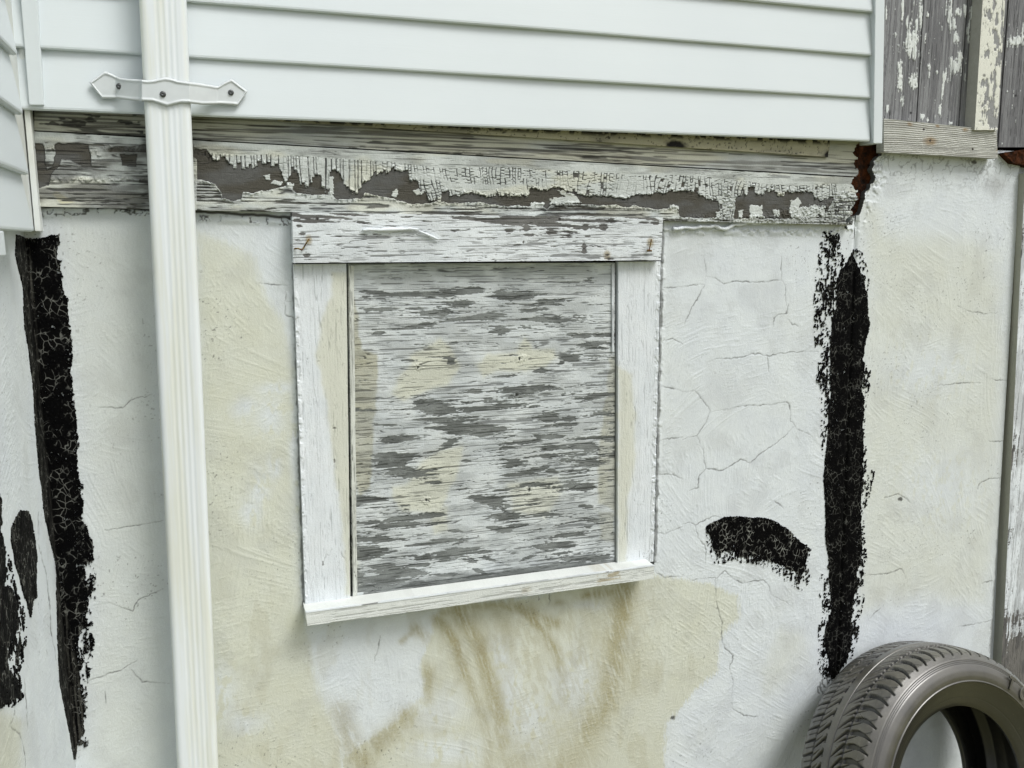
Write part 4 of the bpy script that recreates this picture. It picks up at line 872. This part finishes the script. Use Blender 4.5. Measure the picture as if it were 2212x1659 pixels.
# ------------------------------------------------------------------ vinyl siding, wall on the left
sides = thing('side_siding_wall', 'white vinyl siding on the side wall at the upper left corner, running towards the viewer', 'wall')
XS = XL + .046
edge_y = [float(unproj_x(a, b, XS)[1]) for a, b in ((36, 118), (50, 248), (62.5, 377), (70, 499))]
zz = [float(unproj_x(a, b, XS)[2]) for a, b in ((36, 118), (50, 248), (62.5, 377), (70, 499))]
ye = float(np.mean(edge_y[1:])); stp = (zz[0] - zz[3]) / 3
print('side', edge_y, zz, ye)
zq = [zz[3], zz[2], zz[1], zz[0]] + [zz[0] + stp * i for i in range(1, 9)]
for i in range(len(zq) - 1):
    hh = zq[i + 1] - zq[i] + .006
    sweep('siding_course', [[(XL + o_ * 1.15 - .004, y_, zq[i] + u_ * hh / .112) for o_, u_ in PROF] for y_ in (ye, ye - .2, ye - .45, -.75)], M_VINYL, sides)
b_ = MB(); b_.hull8([unproj(30.5, 0, -.036), unproj(43.5, 0, -.036), unproj(88, 500, -.036), unproj(75, 500, -.036)], .03)
# extend the channel upwards
p0, p1 = unproj(30.5, 0, -.036), unproj(75, 500, -.036); p2, p3 = unproj(43.5, 0, -.036), unproj(88, 500, -.036)
b_ = MB(); b_.hull8([p0 + (p0 - p1) * 1.3, p2 + (p2 - p3) * 1.3, p3, p1], .03); b_.build('channel_trim', M_TRIM, sides, bevel=.0014)
b_ = MB(); zt = zq[-1]
b_.box((XL - .01, -.75, zz[3] + .004), (XL + .022, -.002, zt)); b_.build('sheathing', M_TRIM, sides)
ea = unproj_x(-60, 480, XL + .058); eb = unproj_x(8.5, 499, XL + .058); ec = unproj_x(10.5, 553, XL + .058)
b_ = MB(); b_.box((XL + .012, -.75, ec[2]), (XL + .058, eb[1], eb[2])); b_.build('starter_trim', M_VINYL, sides, bevel=.002)
base_at(sides, (XL, -.4, zz[3]))

# ------------------------------------------------------------------ downspout
ds = thing('downspout', 'white ribbed rain pipe running down the wall, held by one ornate bracket', 'downspout')
YF = -.098
def pipe_prof(cx, z, w=.0775, d=.051):
    pts = []
    hw = w / 2; r = .011
    front = []
    for f_ in np.linspace(0, 1, 75):
        x = -hw + r + (w - 2 * r) * f_; g_ = 0
        if .22 < f_ < .90: g_ = .0007 * (1 - math.cos(2 * math.pi * (f_ - .22) / .68 * 4.0)) * .5
        front.append((cx + x, YF - 0 + g_, z))
    arc = lambda ax, ay, a0, a1: [(cx + ax + r * math.cos(t_), ay + r * math.sin(t_), z) for t_ in np.linspace(a0, a1, 7)]
    P_ = front
    P_ += arc(hw - r, YF + r, -math.pi / 2, 0)[1:] + arc(hw - r, YF + d - r, 0, math.pi / 2) + arc(-hw + r, YF + d - r, math.pi / 2, math.pi) + arc(-hw + r, YF + r, math.pi, 1.5 * math.pi)[:-1]
    return P_
ct = unproj(351.5, 0, YF); cb = unproj(427.5, 1659, YF)
profs = []
for f_ in np.linspace(-.8, 1.25, 24):
    z = ct[2] + (cb[2] - ct[2]) * f_; cx = ct[0] + (cb[0] - ct[0]) * f_
    if z < GROUND + .02: z = GROUND + .02
    profs.append(pipe_prof(cx, z)); 
    if z <= GROUND + .021: break
sweep('pipe', profs, M_PIPE, ds, smooth=True)
# bracket: measured outline; wings lie on the siding, the middle rides over the pipe
ZS = lambda L: Z(340, 260, 3.352, L)
TOPL = ZS([(40, 215), (140, 145), (240, 72), (265, 72), (350, 110), (440, 155), (560, 170), (720, 178), (800, 190), (900, 182), (960, 165), (1050, 148), (1130, 165), (1200, 190), (1330, 207), (1500, 228), (1640, 250), (1700, 262), (1740, 262), (1820, 215), (1915, 170), (2020, 250), (2130, 328)])
BOTL = ZS([(40, 218), (120, 320), (210, 433), (420, 430), (600, 453), (740, 463), (870, 468), (960, 495), (1070, 530), (1160, 505), (1250, 485), (1360, 488), (1530, 510), (1780, 507), (1900, 515), (1998, 524), (2060, 435), (2130, 332)])
us = np.linspace(TOPL[0][0] + .05, TOPL[-1][0] - .05, 230)
tt = np.interp(us, *np.array(TOPL).T); bb = np.interp(us, *np.array(BOTL).T)
pl, pr_ = 306.5, 409.5
def strap_y(u):
    a = np.interp(u, [190, 250, 300, pl, pr_, 422, 470, 540], [-.0495, -.052, -.090, -.1015, -.1015, -.092, -.054, -.0495]); return a
nr = 26; V = []; Fq = []
for i, u_ in enumerate(us):
    for j in range(nr):
        v_ = tt[i] + (bb[i] - tt[i]) * j / (nr - 1)
        e1 = min(np.hypot(np.array(TOPL + BOTL)[:, 0] - u_, np.array(TOPL + BOTL)[:, 1] - v_).min(), 99)
        ed = min(v_ - tt[i], bb[i] - v_, (u_ - us[0]) * .8, (us[-1] - u_) * .8)
        rim = float(sst(0, 2.5, np.array(ed))) * .0022 + .0008 * math.exp(-((ed - 4.2) / 1.3) ** 2) - .0012 * float(sst(4.5, 7, np.array(ed)))
        V.append(unproj(u_, v_, strap_y(u_) - rim))
for i in range(len(us) - 1):
    for j in range(nr - 1): Fq.append((i * nr + j, (i + 1) * nr + j, (i + 1) * nr + j + 1, i * nr + j + 1)[::-1])
nv = len(V); V += [p + np.array([0, .003, 0]) for p in V]
Fq += [tuple(nv + q for q in f)[::-1] for f in Fq]
loop = [i * nr for i in range(len(us))] + [(len(us) - 1) * nr + j for j in range(1, nr)] + [i * nr + nr - 1 for i in range(len(us) - 2, -1, -1)] + [j for j in range(nr - 2, 0, -1)]
Fq += [(loop[i], loop[(i + 1) % len(loop)], nv + loop[(i + 1) % len(loop)], nv + loop[i]) for i in range(len(loop))]
b_ = MB(); b_.add(V, Fq); br_ = b_.build('bracket', M_STRAP, ds, smooth=True)
for a, b in ZS([(433, 268), (1010, 372), (1908, 350)]):
    y = float(strap_y(a)) - .0012; c_ = unproj(a, b, y); m = MB(); rings = [(.0052, 0), (.0052, -.0012), (.0040, -.0026), (.0016, -.0032), (.0012, -.0026)]
    V = [c_ + np.array([r * math.cos(t_), o_, r * math.sin(t_)]) for r, o_ in rings for t_ in np.linspace(0, 2 * math.pi, 17)[:-1]]
    F = [(i * 16 + j, i * 16 + (j + 1) % 16, (i + 1) * 16 + (j + 1) % 16, (i + 1) * 16 + j) for i in range(4) for j in range(16)] + [tuple(range(64, 80))]
    m.add(V, F); m.build('screw', M_SCREW, br_, smooth=True)
base_at(ds, (float(cb[0]), YF + .03, GROUND + .02))

# ------------------------------------------------------------------ weathered boarding at the upper right
pw = thing('plank_wall', 'grey weathered upright boards with flaking white paint at the upper right corner', 'wall')
ZP = lambda L: Z(3380, 0, 1.844, L)
PPATCH = [(390, 290, 60, 110), (320, 60, 15, 90), (450, 60, 20, 140), (400, 380, 50, 50), (300, 560, 20, 120), (390, 600, 30, 70), (320, 730, 20, 60), (420, 180, 20, 60), (500, 110, 12, 25), (660, 100, 30, 90), (720, 90, 25, 40),
    (690, 170, 20, 50), (710, 280, 18, 50), (700, 480, 40, 60), (740, 400, 20, 40), (510, 490, 18, 40), (510, 540, 10, 30), (620, 550, 25, 50), (605, 640, 14, 60), (575, 530, 10, 15), (590, 800, 10, 40), (775, 80, 15, 60),
    (800, 230, 18, 90), (765, 560, 12, 40), (820, 100, 20, 60), (265, 250, 10, 40), (200, 100, 8, 60), (205, 790, 10, 25), (465, 840, 20, 20), (1150, 300, 60, 40), (1190, 260, 15, 60), (500, 870, 20, 12), (665, 895, 16, 10), (350, 160, 10, 60)]
def plank_fn(seed, dk=0.0):
    def fn(u, v, s, t, P):
        x = P[..., 0].astype(F32) + 5; z = P[..., 2].astype(F32) + 5
        b = blobs(u * 1.8228, v * 1.8228, PPATCH, 3380, 0, 1.844)
        f = .35 * fbm(x * 170, z * 40, seed, 3) + .45 * fbm(x * 240, z * 26, seed + 1, 3) + .20 * fbm(x * 240, z * 240, seed + 2, 2)
        paint = sst(.5, .53, f + .34 * b - .20)
        gr = fbm(x * 260, z * 6, seed + 3, 3)
        W = float(s.max()); ed = np.minimum(s, W - s)
        dark = .8 * sst(.30, .24, fbm(x * 420, z * 7, seed + 4, 3)) + .9 * sst(.0016, .0006, ed)
        for q in ZP([(380, 820), (1142, 695)]): dark = np.maximum(dark, sst(3.5, 1.5, np.hypot(u - q[0], v - q[1])))
        h = .0014 * paint * (.6 + fbm(x * 180, z * 180, seed + 5, 2)) + .0005 * gr
        return h, dict(cream=0 * u, bare=1 - paint, grain=np.clip(sst(.35, .65, gr) + dk, 0, 1), dark=np.clip(dark, 0, .9), stain=0 * u), None
    return fn
VB = -420
def vstrip(a, b, c, d, va, vb): return strip(a, b, c, d, va, vb)
s1 = ((1994.7, 0), (1979.7, 263)); s2 = ((2090, 0), (2071, 267)); s3 = ((2178, 0), (2156, 300))
slab('plank', quad(strip((1896, 0), (1894, 308), (s1[0][0] - 1, 0), (s1[1][0] - 1, 263), VB, 275), -.004), NY, .018, .0016, plank_fn(301), M_PLANK, pw)
slab('plank', quad(strip((s1[0][0] + 1, 0), (s1[1][0] + 1, 263), (s2[0][0] - 1, 0), (s2[1][0] - 1, 267), VB, 285), -.003), NY, .018, .0016, plank_fn(302), M_PLANK, pw)
slab('plank', quad(strip((s2[0][0] + 1, 0), (s2[1][0] + 1, 267), (s3[0][0] - 1, 0), (s3[1][0] - 1, 300), VB, 302), -.0045), NY, .018, .0016, plank_fn(303), M_PLANK, pw)
slab('plank', quad(strip((s3[0][0] + 1.5, 0), (s3[1][0] + 1.5, 300), (2330, 0), (2316, 300), VB, 318), -.007), NY, .018, .0016, plank_fn(304, .45), M_PLANK, pw)
for i_, (l_, r_) in enumerate(((2333, 2480), (2483, 2640), (2643, 2820))):
    slab('plank', quad(strip((l_, 0), (l_ - 14, 300), (r_, 0), (r_ - 14, 300), VB, 318), -.006), NY, .018, .003, plank_fn(340 + i_, .3), M_PLANK, pw)
BARE_B = [(945, 110, 25, 30), (1000, 150, 14, 50), (1005, 290, 30, 60), (935, 370, 15, 35), (1020, 420, 18, 60), (930, 680, 20, 90), (985, 600, 12, 80), (965, 850, 45, 70), (1010, 880, 14, 60), (985, 20, 12, 40), (1040, 180, 10, 120), (960, 760, 30, 60), (905, 610, 14, 30), (960, 560, 10, 40)]
def batt_fn(u, v, s, t, P):
    x = P[..., 0].astype(F32) + 5; z = P[..., 2].astype(F32) + 5
    b = blobs(u * 1.8228, v * 1.8228, BARE_B, 3380, 0, 1.844)
    f = .5 * fbm(x * 110, z * 50, 311, 3) + .5 * fbm(x * 260, z * 90, 312, 2)
    bare = sst(.5, .53, f + .42 * b - .19); e = ZP([(910, 548)])[0]
    dark = .7 * sst(.02, .008, abs(fbm(x * 90, z * 70, 313, 3) - .5)) * sst(.5, .7, fbm(x * 20, z * 20, 314, 2)) + .7 * sst(4.5, 2, np.hypot(u - e[0], v - e[1]))
    dark = np.maximum(dark, .6 * sst(.03, .01, abs(b - .3)) * bare)
    return .0014 * (1 - bare), dict(cream=.7 + 0 * u, bare=bare * .9, grain=.2 * fbm(x * 200, z * 8, 315, 2), dark=np.clip(dark, 0, .9), stain=0 * u), None
slab('batten', quad(strip((2122, 0), (2105, 273), (2170.5, 0), (2154, 276), VB, 281), -.036), NY, .031, .0016, batt_fn, M_PLANK, pw, side_over=dict(bare=.55, cream=1, dark=0, grain=0))
base_at(pw, unproj(2050, 290, 0))

rb = thing('wooden_board', 'short raw grey board with wavy grain and nail holes nailed below the upright planks', 'board')
def raw_fn(u, v, s, t, P):
    x = P[..., 0].astype(F32) + 5; z = P[..., 2].astype(F32) + 5
    q = t / t.min()
    wv = .10 * np.exp(-((s - .17) / .05) ** 2) * (q - .5) + .05 * np.sin(s * 9) + .12 * fbm(x * 6, z * 3, 322, 2) + .5 * s * sst(.55, 1, q)
    ph = (q + wv) * 15; l_ = .5 + .5 * np.sin(2 * math.pi * ph + 2 * fbm(x * 14, z * 60, 321, 2))
    dark = .8 * sst(.80, .97, l_) * (.5 + .5 * fbm(x * 20, z * 100, 323, 3))
    for a, b in ZP([(475, 940), (830, 1083), (522, 1020)]): dark = np.maximum(dark, sst(3.2, 1.4, np.hypot(u - a, (v - b) * .8)))
    stain = 0 * u
    for a, b, r in ((522, 1025, 9), (375, 903, 4), (775, 942, 4), (575, 915, 3), (1015, 1090, 3)):
        c = ZP([(a, b)])[0]; stain = np.maximum(stain, sst(r * 1.6, r * .3, np.hypot((u - c[0]) * .7, v - c[1]) + 3 * (fbm(x * 90, z * 90, 5, 2) - .5)))
    return -.0014 * sst(.7, .95, l_), dict(cream=.5 * fbm(x * 8, z * 30, 324, 3), bare=.35 * sst(.4, .7, fbm(x * 9, z * 200, 325, 3)), grain=.3 + 0 * u, dark=np.clip(dark, 0, 1), stain=.9 * stain), None
slab('board', quad([(1909.5, 256), (2153, 281.5), (2155.5, 342), (1909.5, 328.5)], -.030), NY, .026, .0011, raw_fn, M_BOARD, rb)
base_at(rb, unproj(2030, 335, -.015))

# ------------------------------------------------------------------ peeling post at the right edge
pp_ = thing('door_post', 'upright wooden post with peeling white paint at the right edge of the wall', 'post')
def post_peel(u, v): return 1.0 * sst(1300, 1430, v + 60 * (fbm(u * .12, v * .012, 333, 3) - .5)) + .25 * sst(22, 4, u - np.interp(v, [553, 1400], [2206, 2166]))
pq = strip((2206, 553), (2166, 1400), (2440, 553), (2440, 1400), 374, 1900)
a0, b0 = unproj(*up((2206, 553), (2166, 1400), 374), -.020), unproj(*up((2206, 553), (2166, 1400), 1500), -.020)
def ex(z): return a0 + (b0 - a0) * ((z - a0[2]) / (b0[2] - a0[2]))
A0 = ex(a0[2]); A1 = ex(zb)
def post_extra(u, v, x, z, h, at):
    at['dark'] *= .6; return h
slab('post', [A0, A0 + [.12, 0, 0], A1 + [.12, 0, 0], A1], NY, .035, .0016, peel_fn(0, post_peel, 331, -.05, .8, extra=post_extra), M_FRAME, pp_, side_over=dict(bare=.45, cream=1, dark=0, grain=0))
base_at(pp_, (float(A1[0]) + .06, -.01, zb))
sb = MB(); xr0 = float(A0[0]) - .05
sb.box((xr0 + .04, .012, zb), (xr0 + 1.2, .05, float(A0[2]) + .06)); nb = sb.build('back_wall', M_STUCCO)
nb['label'] = 'rendered wall continuing behind the peeling post at the right edge'; nb['category'] = 'wall'; nb['kind'] = 'thing'
# structure behind everything, so that the gaps are closed and dark
sh = MB(); sh.box((XL - .3, .055, GROUND - .05), (3.6, .09, 1.6)); so_ = sh.build('house_core', M_VOID); so_['kind'] = 'structure'

# ------------------------------------------------------------------ tyre
ty = thing('car_tyre', 'worn dusty car tyre without its rim leaning against the wall at the lower right', 'tyre')
def ring_pts(r, a, ph):
    r = np.asarray(r, float)[..., None] * TS; a = np.asarray(a, float)[..., None] * TS
    return T_C + T_AX * a + r * (np.cos(ph)[..., None] * T_E1 + np.sin(ph)[..., None] * T_E2)
NPH, NA = 1500, 150
ph = np.linspace(0, 2 * math.pi, NPH + 1)[:-1]; aa = np.linspace(-.0875, .0955, NA)
PHI, AA = np.meshgrid(ph, aa); Wd = AA / .0955
crown = np.interp(AA, [-.0875, -.080, -.066, -.04, 0, .04, .07, .085, .0955], [.3000, .3060, .3115, .3160, .3180, .3165, .3120, .3065, .2960])
pit = 2 * math.pi / 68
def fr(x): return abs(x - np.round(x))
gv = np.zeros(PHI.shape)
def G(g_, d): 
    global gv
    gv = np.maximum(gv, d * g_)
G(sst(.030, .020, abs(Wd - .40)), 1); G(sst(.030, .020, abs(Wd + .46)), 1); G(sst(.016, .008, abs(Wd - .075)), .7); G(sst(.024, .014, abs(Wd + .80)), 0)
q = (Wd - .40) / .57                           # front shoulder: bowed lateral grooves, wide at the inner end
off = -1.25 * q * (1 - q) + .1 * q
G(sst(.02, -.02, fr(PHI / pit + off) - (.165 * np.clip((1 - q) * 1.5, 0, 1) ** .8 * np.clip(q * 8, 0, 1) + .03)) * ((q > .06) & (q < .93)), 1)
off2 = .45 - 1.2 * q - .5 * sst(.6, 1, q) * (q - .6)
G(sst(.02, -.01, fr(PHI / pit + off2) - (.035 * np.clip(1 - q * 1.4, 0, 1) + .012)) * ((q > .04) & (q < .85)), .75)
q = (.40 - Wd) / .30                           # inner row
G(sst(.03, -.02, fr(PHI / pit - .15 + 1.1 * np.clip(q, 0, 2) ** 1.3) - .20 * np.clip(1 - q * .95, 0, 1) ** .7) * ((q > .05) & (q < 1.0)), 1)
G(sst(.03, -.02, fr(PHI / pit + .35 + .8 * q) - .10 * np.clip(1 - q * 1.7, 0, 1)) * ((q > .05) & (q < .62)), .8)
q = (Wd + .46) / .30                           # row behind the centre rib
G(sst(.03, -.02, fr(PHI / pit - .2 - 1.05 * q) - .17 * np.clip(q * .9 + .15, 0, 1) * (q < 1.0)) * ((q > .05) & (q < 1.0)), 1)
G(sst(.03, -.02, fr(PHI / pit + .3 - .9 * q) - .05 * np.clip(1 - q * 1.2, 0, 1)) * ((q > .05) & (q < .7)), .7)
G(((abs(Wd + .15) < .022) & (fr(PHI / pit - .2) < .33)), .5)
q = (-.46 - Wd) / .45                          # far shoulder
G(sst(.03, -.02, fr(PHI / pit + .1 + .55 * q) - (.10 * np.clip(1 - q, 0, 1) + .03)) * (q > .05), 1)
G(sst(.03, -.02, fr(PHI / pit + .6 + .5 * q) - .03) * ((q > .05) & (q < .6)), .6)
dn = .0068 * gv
P_ = ring_pts(crown - dn, AA, PHI)
V = P_.reshape(-1, 3); ii = np.arange(NA * NPH).reshape(NA, NPH); jj = np.roll(ii, -1, 1)
Q = np.stack([ii[:-1], jj[:-1], jj[1:], ii[1:]], -1).reshape(-1, 4)
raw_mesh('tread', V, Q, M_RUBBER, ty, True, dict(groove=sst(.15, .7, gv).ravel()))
def revolve(name, prof, n=360, groove=None, inner=None, mat=M_SIDE, smooth=True):
    r = np.array([p[0] for p in prof]); a = np.array([p[1] for p in prof]); ph_ = np.linspace(0, 2 * math.pi, n + 1)[:-1]
    PH, R_ = np.meshgrid(ph_, r); _, A_ = np.meshgrid(ph_, a); V = ring_pts(R_, A_, PH).reshape(-1, 3)
    m = len(prof); ii = np.arange(m * n).reshape(m, n); jj = np.roll(ii, -1, 1)
    Q = np.stack([ii[:-1], jj[:-1], jj[1:], ii[1:]], -1).reshape(-1, 4)
    gr_ = np.repeat(np.array([p[2] if len(p) > 2 else 0 for p in prof], float), n); inn = np.repeat(np.array([p[3] if len(p) > 3 else 0 for p in prof], float), n)
    return raw_mesh(name, V, Q, mat, ty, smooth, dict(groove=gr_, inner=inn))
def fine(ctrl, step=.0012):
    r = np.array([c[0] for c in ctrl]); a = np.array([c[1] for c in ctrl]); s_ = np.r_[0, np.cumsum(np.hypot(np.diff(r), np.diff(a)))]
    q_ = np.arange(0, s_[-1], step); rr = np.interp(q_, s_, r); aa_ = np.interp(q_, s_, a)
    for _ in range(6): rr[1:-1] = (rr[:-2] + 2 * rr[1:-1] + rr[2:]) / 4; aa_[1:-1] = (aa_[:-2] + 2 * aa_[1:-1] + aa_[2:]) / 4
    return rr, aa_
rr, aa_ = fine([(.2960, .0955), (.2905, .0985), (.283, .1025), (.272, .1062), (.260, .1072), (.252, .1055), (.243, .1005), (.228, .0925), (.212, .0850), (.200, .0790), (.1925, .0735)])
pf = []
for r, a in zip(rr, aa_):
    g_ = max(math.exp(-((r - .2915) / .0007) ** 2), math.exp(-((r - .2885) / .0007) ** 2), .8 * math.exp(-((r - .2855) / .0006) ** 2))
    rd = math.exp(-((r - .2495) / .0013) ** 2); g2 = .5 * math.exp(-((r - .2135) / .0012) ** 2)
    pf.append((r, a - .0016 * g_ + .0034 * rd - .001 * g2, .9 * g_, float(sst(.2475, .2455, np.array(r))) * .9))  # last value blackens rubber below the ridge, with its shade painted in too
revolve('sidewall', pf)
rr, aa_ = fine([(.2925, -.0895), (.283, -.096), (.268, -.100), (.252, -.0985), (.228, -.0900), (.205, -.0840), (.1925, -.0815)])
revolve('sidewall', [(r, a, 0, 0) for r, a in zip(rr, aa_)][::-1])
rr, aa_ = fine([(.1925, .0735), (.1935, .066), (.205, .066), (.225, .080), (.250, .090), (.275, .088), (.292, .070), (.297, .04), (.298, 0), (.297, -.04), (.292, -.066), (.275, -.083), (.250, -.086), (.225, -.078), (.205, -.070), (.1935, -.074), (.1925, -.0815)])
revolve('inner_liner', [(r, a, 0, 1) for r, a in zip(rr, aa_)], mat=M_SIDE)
# raised letters on the near sidewall
def glyph(ch, px, size=.027):
    r0 = .2715; best = None
    for f_ in np.linspace(0, 2 * math.pi, 2000):
        p = ring_pts(np.array(r0), np.array(.1075), np.array(f_)); uu, vv = to_px(p); d_ = math.hypot(uu - px[0], vv - px[1])
        if best is None or d_ < best[0]: best = (d_, f_, p)
    f_, p = best[1], best[2]
    radial = math.cos(f_) * T_E1 + math.sin(f_) * T_E2
    right = np.cross(radial, T_AX)  # reading direction; right /= np.linalg.norm(right)
    cu = bpy.data.curves.new('glyph', 'FONT'); cu.body = ch; cu.size = size * 1.42 * TS; cu.extrude = .0016; cu.bevel_depth = .0007
    cu.offset = .0012; cu.align_x = 'CENTER'; cu.align_y = 'CENTER'
    ob = bpy.data.objects.new('glyph', cu); COL.objects.link(ob)
    dg = bpy.context.evaluated_depsgraph_get(); dg.update(); me = bpy.data.meshes.new_from_object(ob.evaluated_get(dg))
    bpy.data.objects.remove(ob)
    co = np.zeros(len(me.vertices) * 3, F32); me.vertices.foreach_get('co', co); co = co.reshape(-1, 3)
    nrm = T_AX
    W_ = p + co[:, :1] * right * .8 + co[:, 1:2] * radial + (co[:, 2:3] + .0016) * nrm
    # follow the bulge of the sidewall
    me.vertices.foreach_set('co', W_.astype(F32).ravel()); me.materials.clear(); me.materials.append(M_SIDE); me.update()
    o = bpy.data.objects.new('raised_letter', me); COL.objects.link(o); o.parent = ty
    return o
glyph('T', (2181, 1479)); glyph('O', (2206, 1503))
base_at(ty, T_C - np.array([0, 0, T_C[2] - GROUND]))
